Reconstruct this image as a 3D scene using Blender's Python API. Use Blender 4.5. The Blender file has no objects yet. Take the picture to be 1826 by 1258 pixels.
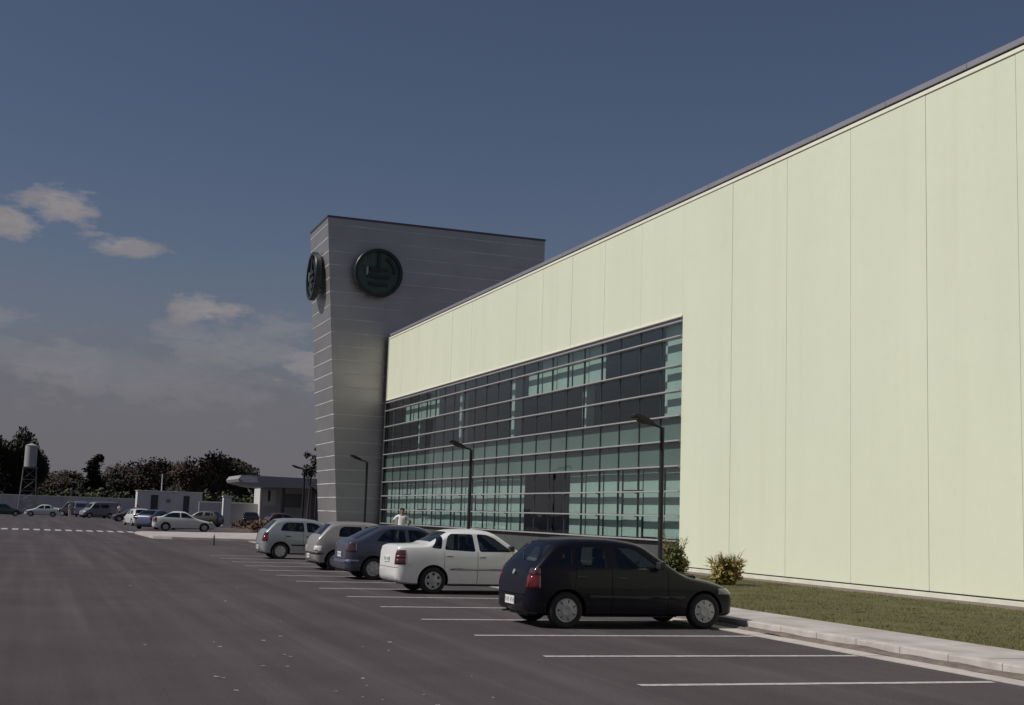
import bpy, bmesh, math, random
from mathutils import Vector, Matrix, noise
random.seed(7)
R = math.radians
S = bpy.context.scene
C = bpy.data.collections.new("scene"); S.collection.children.link(C)

# ------------------------------------------------------------------ camera
cam = bpy.data.cameras.new("camera"); co = bpy.data.objects.new("camera", cam)
S.collection.objects.link(co); S.camera = co
Fw = Vector((0.33930505, 0.93207588, 0.12691195))
Rt = Vector((0.93770338, -0.34585821, 0.03308281))
Up = Vector((-0.07472923, -0.1077806, 0.99136214))
m = Matrix((Rt, Up, -Fw)).transposed().to_4x4(); m.translation = (0, 0, 1.7)
co.matrix_world = m
cam.sensor_width = 36; cam.lens = 36*2300/1826
cam.clip_start = .1; cam.clip_end = 6000
S.render.resolution_x = 1024; S.render.resolution_y = 705

# ------------------------------------------------------------------ light
SUN = Vector((-.95, .10, 1.0)).normalized()
sd = bpy.data.lights.new("sun", 'SUN'); sd.energy = 3.6; sd.angle = R(.5); sd.color = (1, .965, .90)
so = bpy.data.objects.new("sun", sd); S.collection.objects.link(so)
so.rotation_euler = SUN.to_track_quat('Z', 'Y').to_euler()
S.view_settings.view_transform = 'Standard'; S.view_settings.look = 'None'
S.view_settings.exposure = 0; S.view_settings.gamma = 1

w = bpy.data.worlds.new("World"); S.world = w; w.use_nodes = True
nt = w.node_tree; N = nt.nodes; L = nt.links; N.clear()
def nd(t, **k):
    n = N.new(t)
    for a, b in k.items(): setattr(n, a, b)
    return n
def mth(op, a, b=None, clamp=False):
    n = nd('ShaderNodeMath', operation=op, use_clamp=clamp)
    for i, v in enumerate((a, b)):
        if v is None: continue
        if isinstance(v, (int, float)): n.inputs[i].default_value = v
        else: L.new(v, n.inputs[i])
    return n.outputs[0]
def mixc(f, a, b, mode='MIX'):
    n = nd('ShaderNodeMix', data_type='RGBA', blend_type=mode)
    for s, v in ((n.inputs[0], f), (n.inputs[6], a), (n.inputs[7], b)):
        if isinstance(v, (int, float)): s.default_value = v
        elif isinstance(v, tuple): s.default_value = (*v, 1)
        else: L.new(v, s)
    return n.outputs[2]
out = nd('ShaderNodeOutputWorld'); bg = nd('ShaderNodeBackground')
sky = nd('ShaderNodeTexSky', sky_type='NISHITA', sun_disc=False)
sky.sun_elevation = math.asin(SUN.z); sky.sun_rotation = math.atan2(SUN.x, SUN.y)
sky.air_density = 1.0; sky.dust_density = .6; sky.ozone_density = 1.5; sky.altitude = 100
tc = nd('ShaderNodeTexCoord'); sep = nd('ShaderNodeSeparateXYZ'); L.new(tc.outputs['Generated'], sep.inputs[0])
z = mth('MAXIMUM', sep.outputs[2], .0)
# hazy band of thin grey cloud low over the horizon
mp = nd('ShaderNodeMapping'); mp.inputs['Scale'].default_value = (1, 1, 2.6); L.new(tc.outputs['Generated'], mp.inputs[0])
def nz(scale, detail=6, rough=.55, vec=None, dist=0.):
    n = nd('ShaderNodeTexNoise'); n.inputs['Scale'].default_value = scale; n.inputs['Detail'].default_value = detail
    n.inputs['Roughness'].default_value = rough; n.inputs['Distortion'].default_value = dist
    L.new(vec or mp.outputs[0], n.inputs['Vector']); return n.outputs[0]
def ramp(v, stops):
    n = nd('ShaderNodeValToRGB'); e = n.color_ramp.elements
    while len(e) < len(stops): e.new(.5)
    for i, (p, c) in enumerate(stops):
        e[i].position = p; e[i].color = (c, c, c, 1) if isinstance(c, (int, float)) else (*c, 1)
    L.new(v, n.inputs[0]); return n.outputs[0]
base = mixc(1.0, sky.outputs[0], (.76, .69, .73), 'MULTIPLY')
bank = mth('MULTIPLY', ramp(mth('ADD', z, mth('MULTIPLY', mth('SUBTRACT', nz(9), .5), .07)), [(0.0, 1), (.08, .9), (.13, .35), (.20, 0)]), .93)
SKYK = .055
col = mixc(bank, base, (2.5, 2.4, 2.75))
# small fair weather clouds placed round given directions, ragged by noise
mask = None
warp = nz(14, 5, .6); warp2 = nz(38, 5, .6)
for (dx, dy, dz, rx, rz, st) in ((.009, .978, .214, .026, .010, .9), (-.043, .98, .197, .026, .012, .9), (.055, .98, .190, .022, .008, .8),
                             (.108, .983, .148, .026, .008, .9), (.150, .982, .118, .075, .020, .42), (.10, .985, .095, .12, .02, .25), (.165, .98, .135, .03, .010, .4), (.0, .995, .100, .06, .014, .35),
                             (.20, .975, .11, .05, .02, .75), (-.05, .991, .133, .03, .01, .4), (-.3, .93, .2, .09, .03, .7), (.75, .6, .22, .1, .03, .7),
                             (-.7, -.6, .3, .3, .08, .8), (.3, -.9, .35, .3, .07, .8), (-.95, .1, .25, .25, .05, .8)):  # last three: unseen clouds behind the camera, added for fill light
    a0 = math.atan2(dx, dy)
    az = mth('ARCTAN2', sep.outputs[0], sep.outputs[1])
    u = mth('DIVIDE', mth('SUBTRACT', az, a0), rx)
    v = mth('DIVIDE', mth('SUBTRACT', sep.outputs[2], dz), rz)
    d = mth('SQRT', mth('ADD', mth('MULTIPLY', u, u), mth('MULTIPLY', v, v)))
    d = mth('ADD', d, mth('ADD', mth('MULTIPLY', mth('SUBTRACT', warp, .5), 4.6), mth('MULTIPLY', mth('SUBTRACT', warp2, .5), 3.4)))
    mm = mth('MULTIPLY', mth('MULTIPLY', mth('SUBTRACT', 1.3, d, True), 1.15, True), st)
    mask = mm if mask is None else mth('MAXIMUM', mask, mm)
col = mixc(mask, col, mixc(warp2, (3.0, 2.75, 2.95), (6.4, 6.0, 6.1)))
L.new(col, bg.inputs[0]); bg.inputs[1].default_value = SKYK; L.new(bg.outputs[0], out.inputs[0])

# ------------------------------------------------------------------ materials
def mat(name, col=(.5, .5, .5), rough=.6, metal=0., spec=.5, var=0., vscale=3., bump=0., bscale=40., coat=0., emit=None, col2=None, stretch=(1, 1, 1), coord='Object', detail=5):
    M = bpy.data.materials.new(name); M.use_nodes = True
    n = M.node_tree.nodes; l = M.node_tree.links; p = n['Principled BSDF']
    p.inputs['Base Color'].default_value = (*col, 1); p.inputs['Roughness'].default_value = rough
    p.inputs['Metallic'].default_value = metal; p.inputs['Specular IOR Level'].default_value = spec
    p.inputs['Coat Weight'].default_value = coat; p.inputs['Coat Roughness'].default_value = .06
    t = n.new('ShaderNodeTexCoord'); mp = n.new('ShaderNodeMapping'); mp.inputs['Scale'].default_value = stretch
    l.new(t.outputs[coord], mp.inputs[0])
    if var or col2:
        a = n.new('ShaderNodeTexNoise'); a.inputs['Scale'].default_value = vscale; a.inputs['Detail'].default_value = detail; a.inputs['Roughness'].default_value = .6
        l.new(mp.outputs[0], a.inputs['Vector'])
        cr = n.new('ShaderNodeValToRGB'); cr.color_ramp.elements[0].position = .3; cr.color_ramp.elements[1].position = .7
        c2 = col2 or tuple(c*(1-var) for c in col); c1 = col if col2 else tuple(min(1, c*(1+var)) for c in col)
        cr.color_ramp.elements[0].color = (*c2, 1); cr.color_ramp.elements[1].color = (*c1, 1)
        l.new(a.outputs[0], cr.inputs[0]); l.new(cr.outputs[0], p.inputs['Base Color'])
    if bump:
        b = n.new('ShaderNodeTexNoise'); b.inputs['Scale'].default_value = bscale; b.inputs['Detail'].default_value = 4
        l.new(mp.outputs[0], b.inputs['Vector'])
        bn = n.new('ShaderNodeBump'); bn.inputs['Strength'].default_value = bump; bn.inputs['Distance'].default_value = .02
        l.new(b.outputs[0], bn.inputs['Height']); l.new(bn.outputs[0], p.inputs['Normal'])
    return M

def asphalt_mat():
    M = bpy.data.materials.new('asphalt'); M.use_nodes = True
    n = M.node_tree.nodes; l = M.node_tree.links; p = n['Principled BSDF']
    p.inputs['Roughness'].default_value = .9; p.inputs['Specular IOR Level'].default_value = .2
    t = n.new('ShaderNodeTexCoord')
    def noise_(sc, st=(1, 1, 1), det=6, ro=.6):
        mp = n.new('ShaderNodeMapping'); mp.inputs['Scale'].default_value = st; l.new(t.outputs['Object'], mp.inputs[0])
        a = n.new('ShaderNodeTexNoise'); a.inputs['Scale'].default_value = sc; a.inputs['Detail'].default_value = det; a.inputs['Roughness'].default_value = ro
        l.new(mp.outputs[0], a.inputs['Vector']); return a.outputs[0]
    def rmp(v, st):
        r = n.new('ShaderNodeValToRGB'); e = r.color_ramp.elements
        while len(e) < len(st): e.new(.5)
        for i, (q, c) in enumerate(st): e[i].position = q; e[i].color = (*c, 1)
        l.new(v, r.inputs[0]); return r.outputs[0]
    def mx(f, a, b, mode='MIX'):
        k = n.new('ShaderNodeMix'); k.data_type = 'RGBA'; k.blend_type = mode
        for s, v in ((k.inputs[0], f), (k.inputs[6], a), (k.inputs[7], b)):
            if isinstance(v, float): s.default_value = v
            else: l.new(v, s)
        return k.outputs[2]
    big = rmp(noise_(.35), [(.3, (.060, .0495, .054)), (.7, (.083, .069, .075))])
    streak = rmp(noise_(1.5, (1, .022, 1), 4), [(.34, (.86, .84, .85)), (.5, (1, 1, 1)), (.66, (1.26, 1.28, 1.27))])
    fine = rmp(noise_(45, (1, 1, 1), 3, .8), [(.3, (.6, .6, .6)), (.7, (1.4, 1.4, 1.4))])
    c = mx(1.0, big, streak, 'MULTIPLY'); c = mx(1.0, c, fine, 'MULTIPLY')
    # oil stains and pale scuffs
    st = rmp(noise_(.9, (1, .6, 1), 7, .65), [(.66, (1, 1, 1)), (.78, (.72, .72, .72))]); c = mx(1.0, c, st, 'MULTIPLY')
    sc = rmp(noise_(2.3, (.9, 1, 1), 8, .75), [(.715, (0, 0, 0)), (.75, (.22, .21, .2))]); c = mx(1.0, c, sc, 'ADD')
    l.new(c, p.inputs['Base Color'])
    b = n.new('ShaderNodeBump'); b.inputs['Strength'].default_value = .5; b.inputs['Distance'].default_value = .01
    l.new(noise_(60, det=3), b.inputs['Height']); l.new(b.outputs[0], p.inputs['Normal'])
    return M

def glass_mat(name, tint, refl=.9, rough=.02, ior=1.5, wav=0.):
    M = bpy.data.materials.new(name); M.use_nodes = True
    n = M.node_tree.nodes; l = M.node_tree.links; n.clear()
    o = n.new('ShaderNodeOutputMaterial'); t = n.new('ShaderNodeBsdfTransparent'); t.inputs[0].default_value = (*tint, 1)
    g = n.new('ShaderNodeBsdfGlossy'); g.inputs['Roughness'].default_value = rough; g.inputs[0].default_value = (refl, refl, refl, 1)
    f = n.new('ShaderNodeFresnel'); ge = n.new('ShaderNodeNewGeometry'); mr = n.new('ShaderNodeMapRange')
    mr.inputs['To Min'].default_value = ior; mr.inputs['To Max'].default_value = 1/ior; l.new(ge.outputs['Backfacing'], mr.inputs['Value']); l.new(mr.outputs[0], f.inputs[0])
    if wav:
        tc_ = n.new('ShaderNodeTexCoord'); a = n.new('ShaderNodeTexNoise'); a.inputs['Scale'].default_value = .8; l.new(tc_.outputs['Object'], a.inputs['Vector'])
        b = n.new('ShaderNodeBump'); b.inputs['Strength'].default_value = .3; b.inputs['Distance'].default_value = wav; l.new(a.outputs[0], b.inputs['Height']); l.new(b.outputs[0], g.inputs['Normal'])
    m_ = n.new('ShaderNodeMixShader'); l.new(f.outputs[0], m_.inputs[0]); l.new(t.outputs[0], m_.inputs[1]); l.new(g.outputs[0], m_.inputs[2])
    l.new(m_.outputs[0], o.inputs[0]); return M

MA = asphalt_mat()
M_line = mat('line_paint', (.60, .585, .585), .7, col2=(.24, .225, .23), vscale=9, bump=.2, stretch=(1, 2, 1), detail=9)
M_conc = mat('concrete', (.50, .455, .44), .85, col2=(.30, .265, .25), vscale=1.1, bump=.3, bscale=30, detail=8)
M_gutter = mat('gutter_concrete', (.55, .50, .47), .85, col2=(.38, .345, .32), vscale=3, bump=.3, detail=8)
M_dirt = mat('dirt', (.22, .175, .15), .95, col2=(.11, .085, .07), vscale=4, bump=.6, bscale=20, detail=8)
M_grass = mat('grass', (.100, .088, .026), .95, col2=(.055, .054, .016), vscale=1.2, bump=.5, bscale=60, detail=8)
M_field = mat('field', (.11, .10, .05), .95, col2=(.06, .06, .03), vscale=.05, detail=8)
def wall_mat():
    M = mat('painted_panel', (.71, .735, .575), .5, col2=(.675, .70, .545), vscale=.5, stretch=(1, 1, .25), detail=9)
    n = M.node_tree.nodes; l = M.node_tree.links; p = n['Principled BSDF']; t = n['Texture Coordinate']
    src = p.inputs['Base Color'].links[0].from_socket
    def streak(sc, st, lo, hi, k):
        mp = n.new('ShaderNodeMapping'); mp.inputs['Scale'].default_value = st; l.new(t.outputs['Object'], mp.inputs[0])
        a = n.new('ShaderNodeTexNoise'); a.inputs['Scale'].default_value = sc; a.inputs['Detail'].default_value = 8; a.inputs['Roughness'].default_value = .65; l.new(mp.outputs[0], a.inputs['Vector'])
        c = n.new('ShaderNodeValToRGB'); c.color_ramp.elements[0].position = lo; c.color_ramp.elements[1].position = hi
        c.color_ramp.elements[0].color = (1, 1, 1, 1); c.color_ramp.elements[1].color = k; l.new(a.outputs[0], c.inputs[0]); return c.outputs[0]
    for o_ in (streak(1.6, (1, 1, .05), .52, .80, (.94, .935, .915, 1)), streak(7, (1, 1, .35), .60, .74, (.93, .93, .90, 1))):
        k = n.new('ShaderNodeMix'); k.data_type = 'RGBA'; k.blend_type = 'MULTIPLY'; k.inputs[0].default_value = 1; l.new(src, k.inputs[6]); l.new(o_, k.inputs[7]); src = k.outputs[2]
    l.new(src, p.inputs['Base Color'])
    a = n.new('ShaderNodeTexNoise'); a.inputs['Scale'].default_value = .9; a.inputs['Detail'].default_value = 3; l.new(t.outputs['Object'], a.inputs['Vector'])
    b = n.new('ShaderNodeBump'); b.inputs['Strength'].default_value = .35; b.inputs['Distance'].default_value = .05; l.new(a.outputs[0], b.inputs['Height']); l.new(b.outputs[0], p.inputs['Normal'])
    return M
M_wall = wall_mat()
M_plinth = mat('plinth_paint', (.72, .72, .60), .6, col2=(.6, .58, .48), vscale=2)
M_seam = mat('seam', (.56, .57, .45), .8, var=.15, vscale=.8)
M_trim = mat('white_trim', (.80, .79, .66), .45, var=.04)
M_coping = mat('grey_coping', (.30, .29, .32), .45, metal=.3, var=.1, vscale=.6)
M_black = mat('black_gap', (.02, .02, .02), .7, var=.2)
M_clad = mat('grey_cladding', (.40, .385, .385), .44, metal=.76, var=.10, vscale=.25, stretch=(1, 1, 2))
M_cjoint = mat('cladding_joint', (.52, .51, .52), .5, metal=.0, var=.3, vscale=.5)
M_fin = mat('aluminium_fin', (.46, .44, .46), .4, metal=.3, var=.1)
M_mull = mat('dark_mullion', (.035, .045, .045), .5, var=.2)
M_blind = mat('roller_blind', (.56, .60, .58), .8, var=.09, vscale=.7)
M_span = mat('spandrel_panel', (.225, .25, .24), .5, var=.12, vscale=.35)
M_inner = mat('interior', (.19, .18, .195), .9, var=.3, vscale=.3)
M_icol = mat('interior_column', (.62, .64, .62), .8, var=.05)
M_glass = glass_mat('facade_glass', (.83, .90, .88), .9, ior=1.6, wav=.03)
M_emb = mat('emblem_dark', (.014, .020, .018), .35, var=.3, vscale=2)
M_emb2 = mat('emblem_green', (.045, .075, .062), .4, var=.3, vscale=2)
M_post = mat('post_paint', (.010, .010, .012), .55, var=.2)
M_lens = mat('lamp_lens', (.25, .25, .25), .3)
M_tyre = mat('tyre', (.02, .02, .02), .85, var=.2)
M_rim = mat('silver_hubcap', (.38, .38, .385), .4, metal=.25, var=.08, vscale=9)
M_cab = mat('cabin', (.03, .03, .033), .9, var=.2)
M_cglass = glass_mat('car_glass', (.42, .47, .46), 1, ior=1.75)
M_dglass = glass_mat('dark_car_glass', (.24, .26, .27), 1, ior=1.75)
M_red = mat('red_lens', (.13, .008, .014), .12, coat=1, var=.3, vscale=20)
M_white = mat('clear_lens', (.75, .75, .74), .12, coat=1, var=.1)
M_headl = mat('headlight_lens', (.20, .20, .21), .12, coat=1, var=.3, vscale=12)
M_smoke = mat('smoked_lens', (.07, .03, .03), .12, coat=1, var=.3, vscale=14)
M_plast = mat('black_plastic', (.022, .022, .024), .55, var=.15)
M_plate = mat('licence_plate', (.72, .72, .70), .4, var=.05)
M_chrome = mat('chrome', (.7, .7, .7), .15, metal=1)
M_skin = mat('skin', (.35, .2, .14), .6, var=.05)
M_hair = mat('hair', (.012, .01, .01), .7, var=.2)

# ------------------------------------------------------------------ object helpers
def link(name, me, m=None, parent=None, loc=None):
    o = bpy.data.objects.new(name, me); C.objects.link(o)
    if m is not None:
        for k in (m if isinstance(m, (list, tuple)) else [m]): me.materials.append(k)
    if parent: o.parent = parent
    if loc: o.location = loc
    return o
def tag(o, label, cat, group=None):
    o['label'] = label; o['category'] = cat
    if group: o['group'] = group
    return o
def struct(o, kind='structure'):
    o['kind'] = kind; return o
def empty(name, loc, rz=0., label=None, cat=None, group=None):
    o = bpy.data.objects.new(name, None); C.objects.link(o); o.location = loc; o.rotation_euler = (0, 0, rz); o.empty_display_size = .3
    if label: tag(o, label, cat, group)
    return o
def fin(bm, name, m, parent=None, loc=None, smooth=False, recalc=True):
    if recalc: bmesh.ops.recalc_face_normals(bm, faces=bm.faces)
    me = bpy.data.meshes.new(name); bm.to_mesh(me); bm.free()
    if smooth: me.polygons.foreach_set('use_smooth', [True]*len(me.polygons))
    return link(name, me, m, parent, loc)
def box(bm, x0, x1, y0, y1, z0, z1, mi=0, bev=0.):
    M4 = Matrix.Translation(((x0+x1)/2, (y0+y1)/2, (z0+z1)/2)) @ Matrix.Diagonal((abs(x1-x0), abs(y1-y0), abs(z1-z0), 1))
    r = bmesh.ops.create_cube(bm, size=1, matrix=M4)
    fs = set(f for v in r['verts'] for f in v.link_faces)
    for f in fs: f.material_index = mi
    if bev:
        es = list(set(e for v in r['verts'] for e in v.link_edges))
        bmesh.ops.bevel(bm, geom=es, offset=bev, segments=2, affect='EDGES', profile=.6)
    return r['verts']
def xbox(name, a, m, parent=None, bev=0.):
    bm = bmesh.new(); box(bm, *a, bev=bev); return fin(bm, name, m, parent)
def tube(bm, pts, rad, n=10, mi=0, cap=True):
    rings = []
    pts = [Vector(p) for p in pts]
    for i, p in enumerate(pts):
        d = (pts[min(i+1, len(pts)-1)]-pts[max(i-1, 0)]).normalized()
        a = d.orthogonal().normalized() if i == 0 else (prev - d*prev.dot(d)).normalized()
        prev = a; b = d.cross(a)
        r = rad[i] if isinstance(rad, (list, tuple)) else rad
        rings.append([bm.verts.new(p+(a*math.cos(2*math.pi*k/n)+b*math.sin(2*math.pi*k/n))*r) for k in range(n)])
    for A, B in zip(rings, rings[1:]):
        for k in range(n):
            f = bm.faces.new((A[k], A[(k+1) % n], B[(k+1) % n], B[k])); f.material_index = mi
    if cap:
        bm.faces.new(rings[0][::-1]).material_index = mi; bm.faces.new(rings[-1]).material_index = mi
def lathe(bm, prof, n=32, axis='y', mi=0):
    rings = []
    for r, h in prof:
        rings.append([bm.verts.new((r*math.cos(2*math.pi*k/n), h, r*math.sin(2*math.pi*k/n))) for k in range(n)])
    for A, B in zip(rings, rings[1:]):
        for k in range(n): bm.faces.new((A[k], A[(k+1) % n], B[(k+1) % n], B[k])).material_index = mi
    return rings
def poly_prism(bm, pts, y0, y1, mi=0):
    a = [bm.verts.new((x, y0, z)) for x, z in pts]; b = [bm.verts.new((x, y1, z)) for x, z in pts]
    n = len(pts)
    bm.faces.new(a).material_index = mi; bm.faces.new(b[::-1]).material_index = mi
    for k in range(n): bm.faces.new((a[k], a[(k+1) % n], b[(k+1) % n], b[k])).material_index = mi
def copy_tree(o, parent=None):
    c = o.copy(); C.objects.link(c); c.parent = parent
    if parent is not None: c.matrix_parent_inverse = o.matrix_parent_inverse.copy()
    for ch in list(o.children): copy_tree(ch, c)
    return c

# ------------------------------------------------------------------ ground
def sheet(name, pts, z_, m):
    bm = bmesh.new(); bm.faces.new([bm.verts.new((x, y, z_)) for x, y in pts])
    for f in bm.faces:
        if f.normal.z < 0: f.normal_flip()
    return struct(fin(bm, name, m, recalc=False))
sheet('terrain', [(-3000, -1500), (3000, -1500), (3000, 4500), (-3000, 4500)], -.012, M_field)
sheet('road', [(-90, -30), (10.66, -30), (10.66, 67.8), (60, 67.8), (60, 199), (-90, 199)], 0, MA)
for i in range(-3, 14):
    y = 12.515+2.7101*i
    bm = bmesh.new(); x1 = 10.6 if i % 3 else 10.55
    n = 24; vs = []
    dy = -.0319
    for k in range(n+1):
        x = 6.1+(x1-6.1)*k/n; j = (noise.noise((x*3, y, 0)))*.012; yy = y+(x-6.1)*dy
        vs.append((bm.verts.new((x, yy-.07+j, .004)), bm.verts.new((x, yy+.07+j*.7, .004))))
    for a, b in zip(vs, vs[1:]): bm.faces.new((a[0], b[0], b[1], a[1]))
    struct(fin(bm, 'parking_line', M_line, recalc=False))
# gutter, kerb, footway, grass
def strip(name, x0, x1, z0, z1, m, y0=-30, y1=67.8, bev=.012):
    bm = bmesh.new(); L_ = y0
    box(bm, x0, x1, y0, y1, z0, z1)
    return struct(fin(bm, name, m))
bm = bmesh.new(); y = -30
while y < 67:      # gutter slabs with open joints
    box(bm, 10.66, 10.98, y, y+2.985, -.05, .012+random.uniform(0, .006)); y += 3
struct(fin(bm, 'gutter', M_gutter))
bm = bmesh.new(); g = [[bm.verts.new((10.98+.30*i/4, -30+97.8*j/400, .015+.03*noise.noise((i*1.3, j*.35, 3))+(.035 if i in (1, 2, 3) else 0))) for i in range(5)] for j in range(401)]
for a, b in zip(g, g[1:]):
    for k in range(4): bm.faces.new((a[k], a[k+1], b[k+1], b[k]))
struct(fin(bm, 'gutter_dirt', M_dirt, smooth=True))
bm = bmesh.new(); y = -30
while y < 67:
    box(bm, 11.22, 11.42, y, y+.994, -.05, .14+random.uniform(-.004, .004), bev=.015); y += 1
struct(fin(bm, 'kerb', M_gutter))
bm = bmesh.new(); y = -30
while y < 66.5:
    box(bm, 11.425, 12.72, y, y+1.485, -.05, .135+random.uniform(-.002, .002)); y += 1.5
struct(fin(bm, 'pavement', M_conc))
sheet('soil', [(12.7, -30), (20.6, -30), (20.6, 67.8), (12.7, 67.8)], .125, M_dirt)
# lawn: sheet with bumpy surface and blades along it
bm = bmesh.new()
nx, ny = 40, 320
g = []
for j in range(ny+1):
    y = -10+78*j/ny
    row = []
    for i in range(nx+1):
        u = i/nx; x = 12.72+6.75*u
        if i == 0: x += .05*noise.noise((y*1.4, 0, 9))
        if i == nx: x += .12*noise.noise((y*.9, 0, 4))
        row.append(bm.verts.new((x, y, .15+.02*noise.noise((x*2, y*2, 0))-(.05 if i in (0, nx) else 0))))
    g.append(row)
for a, b in zip(g, g[1:]):
    for k in range(nx): bm.faces.new((a[k], a[k+1], b[k+1], b[k]))
struct(fin(bm, 'lawn', M_grass, smooth=True))
rnd = random.Random(3)
vv = []; ff = []; mi = []
for k in range(60000):
    y = 13+((rnd.random())**1.3)*34; x = 12.72+rnd.random()*6.7
    if noise.noise((x*.8, y*.8, 2)) < -.25 and rnd.random() < .7: continue
    h = rnd.uniform(.02, .05); a = rnd.random()*6.28; c_, s_ = math.cos(a)*.008, math.sin(a)*.008
    lx, ly = rnd.uniform(-.03, .03), rnd.uniform(-.03, .03); i0 = len(vv); z0 = .14
    vv += [(x-c_, y-s_, z0), (x+c_, y+s_, z0), (x+lx, y+ly, z0+h)]; ff.append((i0, i0+1, i0+2)); mi.append(rnd.choice((0, 0, 1, 2)))
me = bpy.data.meshes.new('grass'); me.from_pydata(vv, [], ff); me.update()
o = link('grass', me, [mat('blade', (.12, .12, .035), .8), mat('blade_dark', (.075, .085, .022), .8), mat('blade_dry', (.20, .155, .065), .9)])
me.polygons.foreach_set('material_index', mi); struct(o, 'stuff')
tag(o, 'short patchy green and dry grass along the cream wall', 'grass')

# zebra crossing far off, island pavement
for k in range(17):
    x = -4.2+.62*k
    sheet('zebra_stripe', [(x, 83.4), (x+.36, 83.4), (x+.36, 87.2), (x, 87.2)], .006, M_line)
bm = bmesh.new()
pts = [(6.0, 70.4), (6.9, 69.6), (11.2, 68.3), (17.5, 67.9), (17.5, 86), (14.2, 86.6), (6.3, 82.5), (5.8, 80.5)]
a = [bm.verts.new((x, y, -.02)) for x, y in pts]; b = [bm.verts.new((x, y, .13)) for x, y in pts]
bm.faces.new(a[::-1]); bm.faces.new(b)
for k in range(len(pts)): bm.faces.new((a[k], a[(k+1) % len(pts)], b[(k+1) % len(pts)], b[k]))
bmesh.ops.bevel(bm, geom=[e for e in bm.edges if all(v.co.z > .1 for v in e.verts)], offset=.03, segments=2, affect='EDGES')
struct(fin(bm, 'island_pavement', M_conc))
# scattered pale bits on the asphalt
rnd = random.Random(11)
bm = bmesh.new()
for k in range(34):
    x = rnd.uniform(1.2, 4.6); y = rnd.uniform(11, 17) if k < 26 else rnd.uniform(17, 30); s = rnd.uniform(.01, .035)
    vs = [bm.verts.new((x+s*rnd.uniform(.6, 1.3)*math.cos(t), y+s*rnd.uniform(.6, 1.3)*math.sin(t), .003+rnd.uniform(0, .008))) for t in (0, 1.2, 2.5, 3.6, 5)]
    bm.faces.new(vs)
o = fin(bm, 'gravel_bits', M_line); struct(o, 'stuff'); tag(o, 'small pale bits of grit scattered on the dark asphalt', 'grit')

# ------------------------------------------------------------------ main building
XW = 20.59; Y0, Y1 = -14., 79.6; HT = 12.86; GY0, GY1 = 39.42, 79.42; GZT = 8.80
B = empty('warehouse_building', (XW, 39, 0), 0, 'long cream panelled factory hall with a strip of fins and green glass', 'building')
B_inv = Matrix.Translation((-XW, -39, 0))
def bfin(bm, name, m, parent=B, smooth=False):
    o = fin(bm, name, m, None, smooth=smooth)
    if parent: o.parent = parent; o.matrix_parent_inverse = Matrix.Translation(-Vector(B.location))
    return o
bm = bmesh.new()
joints = [39.29-3.235*k for k in range(0, 17)]
top = HT-.10
# panels right of the glazing: individually set with a fine groove between
edges = [GY0]+[j for j in joints[1:]]+[Y0]
edges = sorted(set([e for e in edges if e >= Y0]+[Y0]))
for a, b in zip(edges, edges[1:]):
    dx = random.uniform(-.003, .003)
    if b-a > .1: box(bm, XW+dx, XW+.3, a+.008, b-.008, .27, top, 0)
box(bm, XW+.012, XW+.28, Y0, GY0-.01, .3, top-.02, 1)
n = 12; wy = (Y1-.12-GY0)/n
for k in range(n):
    a = GY0+wy*k; dx = random.uniform(-.003, .003)
    box(bm, XW+dx, XW+.3, a+(.008 if k else -.004), a+wy-.008, GZT+.06, top, 0)
box(bm, XW+.012, XW+.28, GY0, Y1-.14, GZT+.1, top-.02, 1)
bfin(bm, 'facade_wall', [M_wall, M_seam])
bm = bmesh.new(); box(bm, XW-.03, XW+.3, Y0, Y1-.12, top+.001, HT, bev=.01); bfin(bm, 'eaves_trim', M_trim)
bm = bmesh.new(); box(bm, XW+.06, XW+.5, Y0, Y1-.1, HT, HT+.09); bfin(bm, 'shadow_gap', M_black)
bm = bmesh.new(); y = Y0
while y < Y1-.5:
    box(bm, XW+.02, XW+.9, y, min(y+3.22, Y1-.1), HT+.09, HT+.235, bev=.012); y += 3.235
bfin(bm, 'roof_coping', M_coping)
bm = bmesh.new(); box(bm, XW+.31, XW+45, Y0, Y1-.1, 11.8, HT-.02); bfin(bm, 'roof', M_coping)
bm = bmesh.new(); box(bm, XW+45.01, XW+45.4, Y0, Y1-.1, 0, HT); box(bm, XW+.31, XW+45, Y0-.3, Y0-.01, 0, HT); box(bm, XW+14, XW+45, Y1-.35, Y1-.1, 0, 11.79)
bfin(bm, 'rear_wall', M_wall)
bm = bmesh.new(); box(bm, XW-.02, XW+.29, Y0, GY0-.02, .236, .262); bfin(bm, 'plinth_shadow_line', M_black)  # black strip drawn in as the shadow line over the plinth
bm = bmesh.new(); box(bm, XW-.05, XW+.29, Y0, GY0-.02, -.05, .235, bev=.01); bfin(bm, 'plinth', M_plinth)
bm = bmesh.new(); box(bm, XW-.035, XW+.3, GY0-.0, Y1-.12, GZT, GZT+.06, bev=.008); box(bm, XW-.035, XW+.3, Y1-.12, Y1-.06, GZT, HT, bev=.008)
bfin(bm, 'glazing_head_trim', M_trim)
bm = bmesh.new(); box(bm, XW-.02, XW+.5, Y1-.055, Y1+.35, 0, HT-.05); bfin(bm, 'corner_shadow_gap', M_black)  # black fill stands in for the shade between hall and tower
bm = bmesh.new(); box(bm, XW+.05, XW+.35, GY0, Y1-.1, -.05, 1.08); bfin(bm, 'sill_wall', mat('sill_wall', (.07, .07, .075), .7, var=.15))
bm = bmesh.new(); box(bm, XW+.05, XW+.35, GY0+.02, Y1-.12, 8.66, GZT-.003); bfin(bm, 'glazing_soffit', mat('soffit_grey', (.2, .19, .21), .6, var=.1))
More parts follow.
